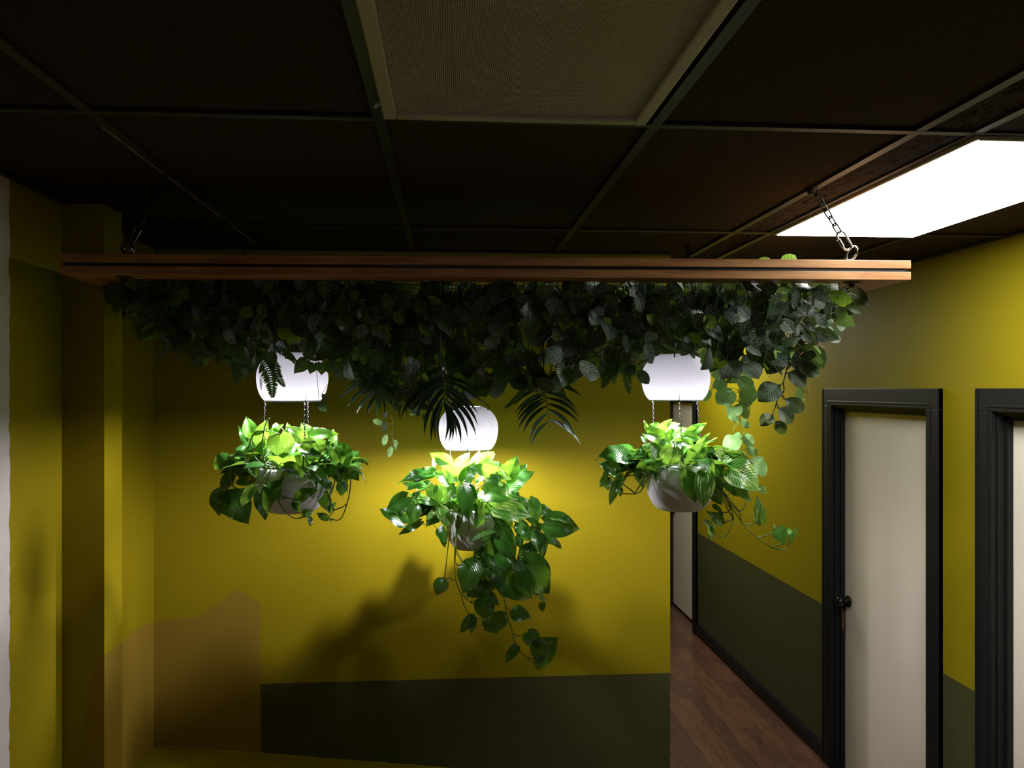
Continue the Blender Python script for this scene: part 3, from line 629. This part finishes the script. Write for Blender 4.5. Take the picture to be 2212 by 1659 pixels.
VCSTEM = """185 -60 180 90 212 240 203 340 222 412;212 245 125 243;203 335 150 347;215 400 200 455"""
VINED = """462 108 372 162 .5 0 a;498 148 528 238 .56 0 g;560 60 590 130 .5 0 g;640 20 560 50 .4 1 n"""
VDSTEM = """640 -80 560 20 500 60 462 108;520 50 498 148"""
VINEE = """1570 870 1600 1112 .36 0 a;1612 900 1580 800 .4 0 a"""
VESTEM = """1690 640 1702 760 1690 930 1660 1010 1628 1062;1690 938 1615 938;1700 760 1640 760;1670 905 1612 903"""
# prominent canopy leaves: crop id, base, tip, width, kind
CAN = """1 690 400 488 368 .55 g;1 752 480 608 512 .6 g;1 742 560 618 625 .8 g;1 790 608 712 728 .72 b;1 830 585 958 602 .6 b;1 820 640 944 652 .45 b;1 882 640 890 742 1. n;1 935 270 945 368 .95 n;1 1085 418 1130 538 .85 n;1 1492 338 1330 382 .62 n;1 1270 430 1300 480 1. n;
1 930 740 985 812 1.1 n;1 897 745 814 842 .28 n;1 1545 460 1572 542 .85 b;1 1472 475 1418 565 .85 b;1 1180 760 1300 785 .55 b;1 1168 800 1148 908 .5 b;1 1122 768 1008 835 .6 g;1 1560 545 1470 640 .3 n;1 1050 555 1080 662 .55 n;1 740 420 690 470 .9 n;1 600 455 580 520 .35 n;1 1180 545 1110 590 .4 n;1 1510 600 1400 670 .5 n;1 1600 700 1540 640 .7 g;
2 445 310 480 450 .65 n;2 420 400 345 490 .7 n;2 530 350 580 455 .7 n;2 725 395 775 520 .7 n;2 620 560 640 640 1.0 n;2 690 560 765 690 .6 n;2 800 730 810 895 .75 n;2 850 380 900 530 .7 n;2 930 400 985 530 .75 n;2 1290 370 1325 502 .65 n;2 1420 310 1470 470 .7 n;2 1530 360 1650 420 .5 n;2 1740 360 1700 495 .9 g;2 510 450 575 540 .7 b;2 1015 445 1078 532 .5 b;2 1160 490 1220 560 .8 b;2 1520 430 1540 520 .75 b;2 320 680 388 770 .75 b;2 260 740 205 790 .8 b;2 280 750 290 830 .6 b;2 480 700 540 890 .7 g;2 740 750 685 800 .7 b;2 865 960 880 1042 .4 b;2 1095 330 1060 440 .5 b;2 1590 440 1640 540 .4 b;2 1580 515 1520 620 .35 b;2 1700 510 1745 590 .35 b;2 1930 340 1830 345 .5 b;2 850 870 870 935 .5 n;2 130 490 160 620 .9 g;2 170 630 250 700 .8 g;2 2000 380 2120 490 .6 n;2 1960 420 2030 470 .8 n;
9 1550 520 1400 470 .5 n;9 240 340 60 440 .45 n;9 1835 505 1908 665 .35 n;9 310 310 360 370 .6 b;
10 620 270 700 630 .5 n;10 1050 280 1410 380 .5 g;10 1030 310 1180 680 .65 n;10 900 500 1110 780 .5 g;10 810 670 1010 850 .55 b;10 1700 520 1420 640 .8 g;10 1780 540 1620 480 .6 b;10 1530 380 1680 280 .5 n;10 600 1170 525 1425 .45 b;10 930 850 940 1040 .5 g;10 1100 1190 1500 1400 .15 g;10 2000 800 1850 890 .7 b;10 1760 1060 1960 1060 .6 n;10 1910 1000 2157 1100 .5 g;10 1430 1160 1340 1300 .5 n;10 1250 880 1180 760 .6 n;10 1600 1120 1450 1100 .5 n;10 740 1080 690 1180 .5 b;10 400 1000 460 1360 .3 n;10 480 1140 540 1400 .4 g;10 230 600 300 700 .5 b;10 60 380 250 330 .6 g;10 100 1040 190 1220 .6 b;10 900 1380 720 1470 .4 n;10 880 1370 760 1500 .5 n;
4 880 150 768 264 .75 g;4 935 180 905 270 .9 g;4 1000 175 1005 278 .95 g;4 1050 170 1060 262 .6 g;4 560 90 600 215 .7 g;4 1075 178 1150 250 .85 n;4 985 505 1046 586 .8 n;4 1010 440 1062 500 .6 n;4 700 100 790 150 .6 g;4 860 90 960 160 .6 g;4 420 80 330 130 .5 g;4 540 340 575 420 .8 b;4 640 390 655 480 .3 g;
3 1200 260 1240 350 .9 n;3 1265 380 1310 460 1.1 n;3 1370 420 1340 500 .6 n;3 1425 400 1470 450 .8 n;3 1480 310 1610 390 .45 n;3 1600 330 1745 392 .55 b;3 1650 430 1690 500 .7 g;3 1725 428 1812 468 .45 g;3 1440 515 1512 582 .5 n;3 1420 465 1338 482 .55 n;3 1215 590 1225 690 .8 n;3 1100 440 1160 560 .8 n;3 822 570 938 655 .5 g;3 800 480 870 560 .7 b;3 435 475 505 538 .6 b;3 720 405 782 448 .75 b;3 1390 300 1370 440 .35 n;3 1510 460 1580 560 .5 n;3 1560 310 1660 290 .5 n;3 1340 300 1260 320 .6 b;3 1060 640 1170 740 .5 g;3 1300 660 1420 620 .5 g;3 1640 400 1560 440 .4 n;3 1290 500 1370 590 .7 n;3 1480 640 1400 600 .5 g;3 1520 590 1590 640 .6 n;3 1090 700 1220 660 .5 g;3 1560 400 1600 470 .5 n;3 1020 420 1090 500 .8 n;3 930 330 1010 420 .7 g;3 880 480 950 540 .6 b;3 1540 300 1500 370 .7 n"""
UPL = "3 1240 152 1148 112 .5 b -4;3 1300 152 1380 92 .75 b -2;3 1150 152 1190 125 .5 b 0;1 790 100 845 62 .7 n 0;2 2110 112 2070 85 .4 b 0;3 205 155 245 138 .3 b 0;3 495 155 480 128 .25 b 0"

def toward(p): return unit(CAM-p)
KM = {'y': 'young', 'p': 'pothos', 'v': 'variegated', 'a': 'pale', 'd': 'purple', 'g': 'gloss', 'n': 'nerve', 'b': 'bright'}
def parse(s): return [r.split() for r in s.replace('\n', '').split(';') if r.strip()]
def stems(s, cv, z0, r, out, taper=.75):
    polys = []
    for row in s.replace('\n', '').split(';'):
        if not row.strip(): continue
        a, _, dz = row.partition('|'); q = list(map(float, a.split())); dz = float(dz or 0)/100
        pts = []
        for i in range(0, len(q), 2): pts.append(P(*cv(q[i], q[i+1]), z0+dz + .008*math.sin(i*1.7+len(q))))
        sp = spline(pts, 5); out.tube(sp, r, 6, r1=r*taper); polys.append(sp)
    return polys
def more_mid(lv, st, anchors):
    for i in range(26):
        x, y = R.uniform(760, 1420), R.uniform(140, 700)
        if x > 1250 and y > 560: continue
        z = MZ-R.uniform(.02, .09); B = P(*C6(x, y), z); d = unit(np.array([R.gauss(0, .5), R.gauss(0, .2), -1]))
        lv['p'].leaf(B, B+d*R.uniform(.055, .085), R.uniform(.65, .8), unit(toward(B)+UP*.3+rv()*.35), fold=.2, arch=.1)
        bp = min((np.linalg.norm(p-B), j, k) for j, sp in enumerate(anchors) for k, p in enumerate(sp[::2]))
        st.tube(spline([anchors[bp[1]][bp[2]*2], (anchors[bp[1]][bp[2]*2]+B)/2+UP*.008, B], 4), .0012, 5)
def make_leaves(rows, cv, z0, lv, anchors, stem, upw=.55, shape='heart', lit=None, petiole=.0011, maxpet=.09, root=None, curl=.0):
    """lv: dict material -> Leaves"""
    for row in rows:
        x0, y0, x1, y1, wd, dz = map(float, row[:6]); k = row[6]
        z = z0+dz/100; L2 = math.hypot(x1-x0, y1-y0)
        zt = z + R.uniform(-.02, .012)
        B = P(*cv(x0, y0), z); T = P(*cv(x1, y1), zt)
        n = unit(toward(B)*.8 + UP*upw*R.uniform(.3, 1.2) + rv()*.22)
        d = unit(T-B); n = unit(n - d*np.dot(n, d)); fc = abs(np.dot(n, toward(B))); w = wd/max(fc, .72)
        lv[k].leaf(B, T, w, n, shape, nu=14, nv=8, arch=R.uniform(.05, .2), fold=R.uniform(.14, .4), wave=.035, tipcurl=curl)
        # petiole to the nearest stem point
        best = None
        for sp in anchors:
            for p in sp[::2]:
                dd = np.linalg.norm(p-B)
                if best is None or dd < best[0]: best = (dd, p)
        tgt = None
        if best and best[0] < maxpet: tgt = best[1]
        elif root is not None:
            tgt = root + np.array([R.uniform(-.05, .05), R.uniform(-.05, .05), 0])
        if tgt is not None and np.linalg.norm(tgt-B) > .004:
            m = (B+tgt)/2 + UP*(.012 if tgt is not best[1] else -.006) - d*.01
            stem.tube(spline([tgt, m, B-d*.004, B+d*.004], 4), petiole*1.15, 5, r1=petiole)

def pothos(name, label, z0, crown, sets, base, skirt):
    """sets: list of (rows, cropfn, stemstring, stemcrop)"""
    pl = empty('pothos_plant', base, label, 'plant')
    lv = {k: Leaves() for k in 'ypv'}; st = MB(); anchors = []
    for rows, cv, ss, sc in sets:
        anchors += stems(ss, sc, z0, .0021, st)
    root = base + UP*.012
    for rows, cv, ss, sc in sets:
        make_leaves(parse(rows), cv, z0, lv, anchors, st, root=root)
    if name == 'M': more_mid(lv, st, anchors)
    # hidden runners: every trailing stem starts in the soil
    for sp in anchors:
        if np.linalg.norm(sp[0]-root) < .28 and sp[0][2] < base[2]+.12:
            m = (sp[0]+root)/2; m[2] = max(base[2]+.03, sp[0][2]+.01)
            rd = unit(np.array([*(sp[0]-root)[:2], 0])); rim = root + rd*.085 + UP*.012
            if np.linalg.norm(sp[0]-root) > .11: st.tube(spline([root+rd*.04, rim, sp[0]], 4), .002, 6)
            else: st.tube(spline([root+rd*.03, sp[0]+UP*.012, sp[0]], 4), .002, 6)
    # inner crown leaves filling the bowl
    for i in range(crown):
        an = R.uniform(0, 6.28); rr = R.uniform(.01, .085); el = R.uniform(.25, 1.2)
        dr = np.array([math.cos(an), math.sin(an), 0]); B = base + dr*rr + UP*R.uniform(.02, .06)
        L = R.uniform(.055, .085); d = unit(dr*math.cos(el) + UP*math.sin(el)*.7)
        n = unit(UP*.8 + dr*-.2 + rv()*.3)
        k = R.choice('yyvp'); lv[k].leaf(B, B+d*L, R.uniform(.6, .8), n, nu=7, nv=4)
        st.tube(spline([root+dr*rr*.5-UP*.01, (root+B)/2, B], 3), .0012, 5)
    # outer skirt of leaves drooping over the rim, denser on the wall side
    for i in range(skirt):
        an = R.uniform(-.3, math.pi+.3) if R.random() < .62 else R.uniform(0, 6.28)
        dr = RIGHT*math.cos(an)+FWD*math.sin(an); back = math.sin(an)
        rr = .05+.125*(i/skirt)**.6; L = R.uniform(.07, .095)
        B = base + dr*rr + UP*(R.uniform(.0, .075)*(1-.4*rr/.17) - (.05*max(back, 0)*R.random() if i % 2 else 0) + .004)
        d = unit(dr*R.uniform(.5, 1) + UP*R.uniform(-.7, .05) + rv()*.25)
        if back < -.15:
            if i % 3: continue
            B[2] = max(B[2], base[2]+.03); d[2] = max(d[2], -.15); d = unit(d); L *= .85
        lv['ypvp'[i % 4] if rr < .09 else 'ppvp'[i % 4]].leaf(B, B+d*L, R.uniform(.7, .9), unit(UP+dr*.5+rv()*.25), nu=11, nv=6, fold=R.uniform(.08, .22), arch=R.uniform(.05, .15))
        m = base + dr*(rr*.6+.02) + UP*(.035+R.uniform(0, .03)); st.tube(spline([base+dr*.04, m, B], 4), .0012, 5)
    st.build('stem', MAT['stem'], pl, smooth=True)
    for k, nm in (('y', 'young_foliage'), ('p', 'foliage'), ('v', 'marbled_foliage')):
        o = lv[k].build(nm, MAT[KM[k]], pl)
        if o and k == 'y': o['label'] = 'lime green young leaves at the crown'
        if o and k == 'v': o['label'] = 'green leaves marbled with cream'
    return pl
pothos('L', 'pothos in the left bowl, its lowest big leaves hanging at the lower left', LZ, 16, [(LEFT, C4, LSTEM, C4)], Lc*[1,1,0]+UP*(P(630,1105,LZ)[2]+.118), 130)
pothos('M', 'largest, longest trailing glossy pothos, in the middle bowl, reaching almost to the dark wall band', MZ, 12, [(MID, C5, MSTEM, C5), (MID2, C6, M2STEM, C6)], Mc*[1,1,0]+UP*(P(1018,1185,MZ)[2]+.128), 130)
pothos('R', 'marbled pothos in the right bowl, trailing stems toward the lower right', RZ, 16, [(RIGHTP, C7, RSTEM, C7)], Rc*[1,1,0]+UP*(P(1469,1101,RZ)[2]+.128), 130)

def vine(name, label, cat, tab, cv, ss, z0, stemmat, shape, r=.0016, kinds='a', upw=.3, grp=None):
    p0 = ss.split(';')[0].split()[:2]; top = P(*cv(*map(float, p0)), z0)
    v = empty(name, top, label, cat, grp); lv = {k: Leaves() for k in 'adgnypvb'}; st = MB()
    an = stems(ss, cv, z0, r, st)
    # carry the main stem up to the wire grid
    g = np.array([top[0], top[1], FL[2]+TH]);
    if g[2] > top[2]: st.tube(spline([g, (g+top)/2+UP*.0+FWD*.012, an[0][0]], 5), r, 6)
    make_leaves(parse(tab), cv, z0, lv, an, st, upw=upw, shape=shape, petiole=.0009, maxpet=.2)
    st.build('stem', MAT[stemmat], v, smooth=True)
    nm = {'a': 'foliage', 'd': 'dark_foliage', 'g': 'green_foliage', 'n': 'netted_foliage', 'b': 'foliage'}
    for k in lv: lv[k].build(nm.get(k, 'foliage'), MAT[KM[k]], v)
    return v
vine('trailing_vine', 'long pale green artificial vine hanging right of the right lamp, over the yellow wall', 'vine', VINEA, C7, VASTEM, 2.90, 'stem', 'oval')
vine('trailing_vine', 'dark zigzag stem with big dark round leaves, hanging over the yellow corridor wall', 'vine', VINEB, C8, VBSTEM, 2.58, 'dstem', 'oval', r=.0022)
vine('trailing_vine', 'thin little vine dangling alone left of the palm fronds, small curled leaves', 'vine', VINEC, C5, VCSTEM, 2.95, 'stem', 'oval', r=.001)
vine('trailing_vine', 'short small-leaved sprig hanging just left of the middle lamp', 'vine', VINED, C5, VDSTEM, 2.98, 'stem', 'oval', r=.001)
vine('trailing_vine', 'thin bright green strand dangling at the right end, left of the middle door frame', 'vine', VINEE, C8, VESTEM, 2.66, 'stem', 'oval', r=.0012)

def frondobj(name, label, cat, cv, z0, rach, leaflets, mat, w, root=None, curve=.12, droop=0.0, zvar=.03):
    q = list(map(float, rach.split())); pts = [P(*cv(q[i], q[i+1]), z0) for i in range(0, len(q), 2)]
    sp = spline(pts, 6); f = empty(name, sp[0], label, cat); st = MB(); st.tube(sp, .003, 6, r1=.0012)
    g = np.array([sp[0][0]+.0, sp[0][1]+.02, FL[2]+TH]); st.tube(spline([g, (g+sp[0])/2+FWD*.03, sp[0]], 4), .0032, 6)
    st.build('rachis', MAT['dstem'], f, smooth=True)
    lv = Leaves()
    for row in leaflets.split(';'):
        x0, y0, x1, y1 = map(float, row.split()); B = P(*cv(x0, y0), z0); T = P(*cv(x1, y1), z0+R.uniform(-zvar, zvar))
        d = unit(T-B); n = unit(toward(B)+rv()*.35); side = np.cross(n, d); side = side if side[2] > 0 else -side
        # bent leaflet in two runs so that it arches
        L = np.linalg.norm(T-B); lv.leaf(B, T, w, unit(n), 'lance', nu=12, nv=2, fold=.5, arch=0, wave=0)
        v = lv.v[-1]; tt = np.clip(((v-B)@d)/L, 0, 1); lv.v[-1] = v + np.outer(4*tt*(1-tt)*curve*L, side)
    lv.build('leaflets', MAT[mat], f); return f
frondobj('palm_frond', 'green palm frond spreading over the yellow wall, between the middle and right lamps', 'palm frond', C2, 2.90, '1590 800 1590 960 1605 1050 1620 1150 1632 1290',
 '1590 985 1368 1135;1598 1030 1372 1190;1600 1050 1392 1215;1603 1070 1392 1252;1608 1090 1404 1305;1612 1130 1438 1335;1618 1180 1488 1388;1625 1245 1500 1422;1594 975 1872 1065;1604 1030 1836 1167;1610 1070 1846 1212;1616 1110 1848 1255;1622 1150 1812 1357;1630 1230 1860 1415;1590 960 1420 1040;1592 950 1800 1000', 'palm', .115)
frondobj('palm_frond', 'near-black palm frond fanning down in front of the middle lamp', 'palm frond', C2, 2.46, '835 780 850 880 862 960 868 1060 872 1150',
 '855 930 545 1235;858 950 634 1192;860 970 665 1228;862 1000 722 1312;864 1020 730 1352;866 1060 778 1392;868 1090 868 1395;872 1100 958 1372;874 1080 1040 1368;872 1040 1102 1350;868 1010 1115 1275;866 980 1120 1195;862 950 1128 1100;870 1120 990 1412;870 1110 925 1392;868 1100 835 1385;862 930 1100 1020;856 920 600 1130;872 1130 900 1398;868 1060 812 1380', 'palm', .095)
frondobj('palm_frond', 'dark palm frond spreading leftward, right of the left lamp', 'palm frond', C2, 2.72, '430 760 415 850 400 930 410 1020 420 1080',
 '405 920 128 952;405 935 108 1085;403 950 130 998;405 970 170 1140;407 1000 232 1192;409 1020 312 1210;411 1050 390 1216;415 1060 432 1202;412 1030 512 1172;408 990 560 1150;410 1000 600 1120;405 900 150 880;405 915 560 1040', 'palm', .115)
frondobj('palm_frond', 'dark palm frond half hidden behind the canopy, left of the middle lamp', 'palm frond', C2, 2.86, '690 760 680 860 665 950 650 1020',
 '675 900 480 1080;670 930 510 1170;665 950 540 1225;662 970 600 1200;660 980 640 1180;665 950 760 1150;668 930 720 1100;672 900 560 1000;675 890 800 1060', 'palm', .115)

def fern(cv, x0, y0, x1, y1, z, wr, npn, label, serr=False, mat='fern'):
    A = P(*cv(x0, y0), z+.02); B = P(*cv(x1, y1), z)
    f = empty('fern_frond', A, label, 'fern frond'); side = unit(np.cross(B-A, toward(A)))*R.choice((-1, 1))
    L = np.linalg.norm(B-A); sp = spline([A, (A+B)/2+side*L*.08, B], 10); st = MB(); st.tube(sp, .0014, 5, r1=.0006)
    g = np.array([A[0], A[1]+.02, FL[2]+TH])
    if g[2] > A[2]: st.tube(spline([g, (g+A)/2+FWD*.02, A], 4), .0016, 5)
    st.build('rachis', MAT['dstem'], f, smooth=True); lv = Leaves(); nn = unit(toward(A)+rv()*.35)
    for i in range(npn):
        t = (i+.5)/npn; k = t*(len(sp)-1.001); p = sp[int(k)]+(sp[int(k)+1]-sp[int(k)])*(k-int(k)); dd = unit(sp[min(int(k)+1, len(sp)-1)]-sp[int(k)])
        wl = wr*L*min(1, (t*3+.35))*(1-t)**.55*.5+.002; s0 = unit(np.cross(nn, dd))
        for sg in (-1, 1):
            d = unit(s0*sg*.9+dd*.45+rv()*.06); lv.leaf(p, p+d*wl, (L/npn*1.25)/wl if wl > 0 else .3, unit(nn+rv()*.25), 'lance', nu=3, nv=2, fold=.3, arch=-.06, wave=0)
    lv.build('pinnae', MAT[mat], f)
W0 = 'fern frond '
FERNS = [(C2,1100,840,1112,1065,2.62,.55,18,'hanging right above the middle lamp, pointing straight down'),(C2,1240,880,1158,1065,2.64,.42,16,'leaning left beside the black hooks above the middle lamp'),
(C2,1240,620,1250,900,2.60,.75,16,'large dark one in the canopy centre, over the middle lamp'),(C2,1480,940,1308,1146,2.72,.3,16,'slanting down-left between middle lamp and green palm frond'),
(C2,1640,960,1750,1070,2.72,.5,14,'short one just above the green palm frond'),(C2,1870,690,1955,872,2.66,.5,20,'left of the right lamp, slanting down-right'),(C2,960,760,990,970,2.58,.4,14,'dark one directly above the dark palm frond'),
(C3,330,700,150,935,2.62,.5,16,'toothed, tip pointing down-left of the right lamp'),(C3,330,760,325,972,2.56,.5,14,'broad toothed, hanging close left of the right lamp'),(C3,975,640,950,905,2.60,.42,22,'hanging just right of the right lamp'),
(C3,1000,640,1055,740,2.5,.5,14,'small pale one above the long pale vine'),(C4,485,120,588,468,2.42,.55,18,'over the left edge of the left lamp'),(C4,600,40,815,205,2.42,.32,20,'black against the top of the left lamp'),
(C4,600,150,690,375,2.44,.5,16,'short one over the middle of the left lamp'),(C4,240,100,282,365,2.58,.6,16,'dark one left of the left lamp'),(C2,430,860,405,1150,2.6,.35,22,'long dark one over the leftward palm frond'),
(C2,540,840,515,1160,2.66,.35,22,'hanging between the leftward and dark palm fronds'),(C2,1400,650,1420,930,2.66,.6,16,'dark one in the canopy, right of centre'),(C2,1690,560,1560,690,2.55,.5,14,'silvery small one high in the canopy right of centre'),
(C10,1330,1150,1480,1150,2.6,.5,12,'tiny one above the right lamp'),(C2,1480,760,1570,1060,2.7,.5,18,'over the top of the green palm frond'),(C3,1130,640,1150,700,2.8,.5,10,'tiny one near the top of the long pale vine'),
(C3,880,660,840,840,2.66,.5,16,'tucked behind the right lamp, to its right'),(C2,700,700,760,960,2.66,.5,16,'left of the dark palm frond in the deep canopy'),(C2,1330,800,1300,1000,2.8,.5,16,'dark one beside the middle lamp, to its upper right')]
for a in FERNS: fern(a[0], a[1], a[2], a[3], a[4], a[5], a[6], a[7], W0+a[8])

# ------------------------------------------------------------------ canopy sprigs
EDGE = [255,400,520,690,790,900,1040,1180,1310,1430,1560,1690,1860]
PLACE = ['at the far left end of the canopy', 'between the left corner and the left lamp', 'directly above the left lamp', 'just right of the left lamp', 'above the leftward palm frond', 'above the dark palm frond',
 'above and right of the middle lamp', 'above the green palm frond', 'left of the right lamp', 'directly above the right lamp', 'above the long pale vine', 'at the far right end of the canopy']
LOWX = [255,300,350,420,480,540,600,640,700,740,800,900,1000,1050,1120,1200,1240,1300,1380,1440,1500,1540,1600,1680,1740,1790,1830,1860]
LOWY = [632,690,745,768,790,805,775,758,768,812,858,888,868,846,846,850,815,815,830,775,765,800,820,800,805,760,690,655]
KN = {'n': ('nerve_plant_sprig', 'dark nerve-plant sprig with white-netted leaves', 'nerve plant sprig'), 'b': ('leafy_sprig', 'yellow-green small-leaved sprig', 'leafy sprig'), 'g': ('philodendron_sprig', 'dark glossy broad-leaved sprig', 'philodendron sprig')}
CROPS = {1: C1, 2: C2, 3: C3, 4: C4, 9: C9, 10: C10}
hand = [(int(r[0]), *map(float, r[1:6]), r[6]) for r in parse(CAN)]
def col_of(px): return max(0, min(11, int(np.searchsorted(EDGE, px))-1))
for ci in range(12):
    for row in (0, 1):
        for k in 'nbg':
            x0, x1 = EDGE[ci], EDGE[ci+1]
            zr = (2.47, 2.74) if row == 0 else (2.84, 3.26); zc = sum(zr)/2
            rp = P((x0+x1)/2, CY, zc); rp[2] = FL[2]+TH-.002
            nm, ds, cat = KN[k]
            sp_ = empty(nm, rp, ds + (', front row ' if row == 0 else ', back row ') + PLACE[ci], cat, 'artificial sprigs under the frame')
            lv = Leaves(); st = MB(); items = []
            if row == 0:
                for (cid, a, b, c, d, wd, kk) in hand:
                    p = CROPS[cid](a, b)
                    if kk == k and col_of(p[0]) == ci:
                        z = R.uniform(2.45, 2.56); B = P(*p, z); T = P(*CROPS[cid](c, d), z+R.uniform(-.015, .015)); items.append((B, T, wd, unit(toward(B)+rv()*.2+UP*.1)))
                        if cid == 3 and k == 'b' and b < 200: pass
            nr = int((x1-x0)/10.5*(1.9 if row == 0 else 1.7)*(1.0 if k != 'b' else .45)) + 3
            if ci == 11: nr = int(nr*.75)
            clusters = [(x0+(x1-x0)*(c+.5)/6, R.uniform(*zr)) for c in range(6)]
            ntop = 9 if row == 0 else 7
            for i in range(nr+ntop):
                cxx, czz = R.choice(clusters)
                px = min(max(cxx+R.gauss(0, 22), 262), 1835); z = min(max(czz+R.gauss(0, .05), zr[0]), zr[1])
                low = np.interp(px, LOWX, LOWY)
                # keep the lamps themselves clear from the front
                ytop = CY-(.322+.015)*F/z; y = R.uniform(ytop, max(low-34, ytop+8)) if R.random() < .9 else low-R.uniform(22, 40)
                if i >= nr: y = R.uniform(606, 655)
                B = P(px, y, z)
                if row == 1: B[2] = min(B[2], FL[2]+.075)
                else: B[2] = min(B[2], FL[2]+.012)
                L = {'n': .062, 'b': .042, 'g': .07}[k]*R.uniform(.7, 1.2)
                d = unit(np.array([R.gauss(0, .6), R.gauss(0, .45), -R.uniform(.25, 1.1)]))
                if row == 0 and B[2]+d[2]*L > FL[2]-.004: d[2] = -abs(d[2])
                n = unit(toward(B)*R.uniform(.2, 1) + UP*R.uniform(0, .7) + rv()*.45)
                T = B+d*L
                if z > 3.2: T[1] = min(T[1], 3.45)
                items.append((B, T, {'n': .72, 'b': .6, 'g': .72}[k]*R.uniform(.85, 1.1), n))
            mains = []
            for c in range(6):
                cxx, czz = clusters[c]; e = P(cxx, np.interp(cxx, LOWX, LOWY)-45, czz); e[2] = min(e[2], rp[2]-.03)
                s0 = np.array([rp[0]+(e[0]-rp[0])*.7, rp[1]+(e[1]-rp[1])*.7, rp[2]])
                m = spline([s0, (s0+e)/2+rv()*.012, e], 7); mains.append(m); st.tube(m, .0013, 5, r1=.0007)
            for (B, T, wd, n) in items:
                fc = abs(np.dot(unit(n - unit(T-B)*np.dot(n, unit(T-B))), toward(B)))
                lv.leaf(B, T, wd/max(fc, .6) if wd < 2 else wd, n, 'oval' if k != 'g' else 'heart', nu=7, nv=4, arch=R.uniform(-.02, .14), fold=R.uniform(.05, .3), wave=.02)
                best = min((np.linalg.norm(p-B), i, j) for i, m in enumerate(mains) for j, p in enumerate(m[::2])); p = mains[best[1]][best[2]*2]
                q = p
                st.tube(spline([q, (q+B)/2+UP*.006, B], 3), .0009, 4, r1=.0007)
            if row == 0:
                for r in parse(UPL):
                    p = CROPS[int(r[0])](float(r[1]), float(r[2])); q = CROPS[int(r[0])](float(r[3]), float(r[4]))
                    if r[6] == k and col_of(p[0]) == ci:
                        z = 2.72; B = P(*p, z)-UP*.01; T = P(*q, z); lv.leaf(B, T, float(r[5])*1.2, unit(toward(B)+UP*.4), 'oval', nu=7, nv=4)
                        g0 = np.array([B[0], B[1], FL[2]+TH]); st.tube([g0, B], .001, 4)
            st.build('stem', MAT['stem' if k == 'b' else 'dstem'], sp_, smooth=True)
            lv.build('foliage', MAT[KM[k]], sp_)
# small curly copper wires
def cwire(pts, cv, z, label):
    q = [P(*cv(*p), z+.004*i) for i, p in enumerate(pts)]
    o = MB().tube(spline(q, 5), .0012, 5).build('copper_wire', MAT['copper'], smooth=True)
    tag(o, label, 'wire')
cwire([(1960,200),(2035,262),(2025,308),(1940,322),(1865,296),(1855,268),(1880,275)], C8, 2.66, 'hooked copper wire end sticking out at the right end of the canopy')
cwire([(1630,222),(1685,235),(1640,262),(1690,268)], C8, 2.5, 'tiny curled copper wire among leaves at the canopy right end')
cwire([(1560,352),(1585,410),(1635,380),(1600,412),(1565,450)], C8, 2.55, 'kinked copper wire below the canopy right end, near the green leaf')
# ------------------------------------------------------------------ world, camera, settings
w = bpy.data.worlds.new('World'); scene.world = w; w.use_nodes = True
w.node_tree.nodes['Background'].inputs[0].default_value = (.5,.5,.5,1); w.node_tree.nodes['Background'].inputs[1].default_value = 0.0
cd = bpy.data.cameras.new('camera'); cam = bpy.data.objects.new('camera', cd); COL.objects.link(cam)
cam.location = (0, 0, EYE); cam.rotation_euler = (math.pi/2, 0, -YAW)
cd.sensor_width = 36; cd.lens = F/2212*36; cd.shift_y = (CY-829.5)/2212; cd.clip_start = .05
scene.camera = cam
vs = scene.view_settings; scene.display_settings.display_device = 'sRGB'
vs.view_transform = 'Standard'; vs.look = 'None'; vs.exposure = 0.0; vs.gamma = 1.0; vs.use_curve_mapping = False
cy = scene.cycles
cy.use_denoising = True; cy.max_bounces = 7; cy.diffuse_bounces = 3; cy.glossy_bounces = 3; cy.transmission_bounces = 5; cy.transparent_max_bounces = 4
cy.caustics_reflective = False; cy.caustics_refractive = False; cy.sample_clamp_indirect = 4.0
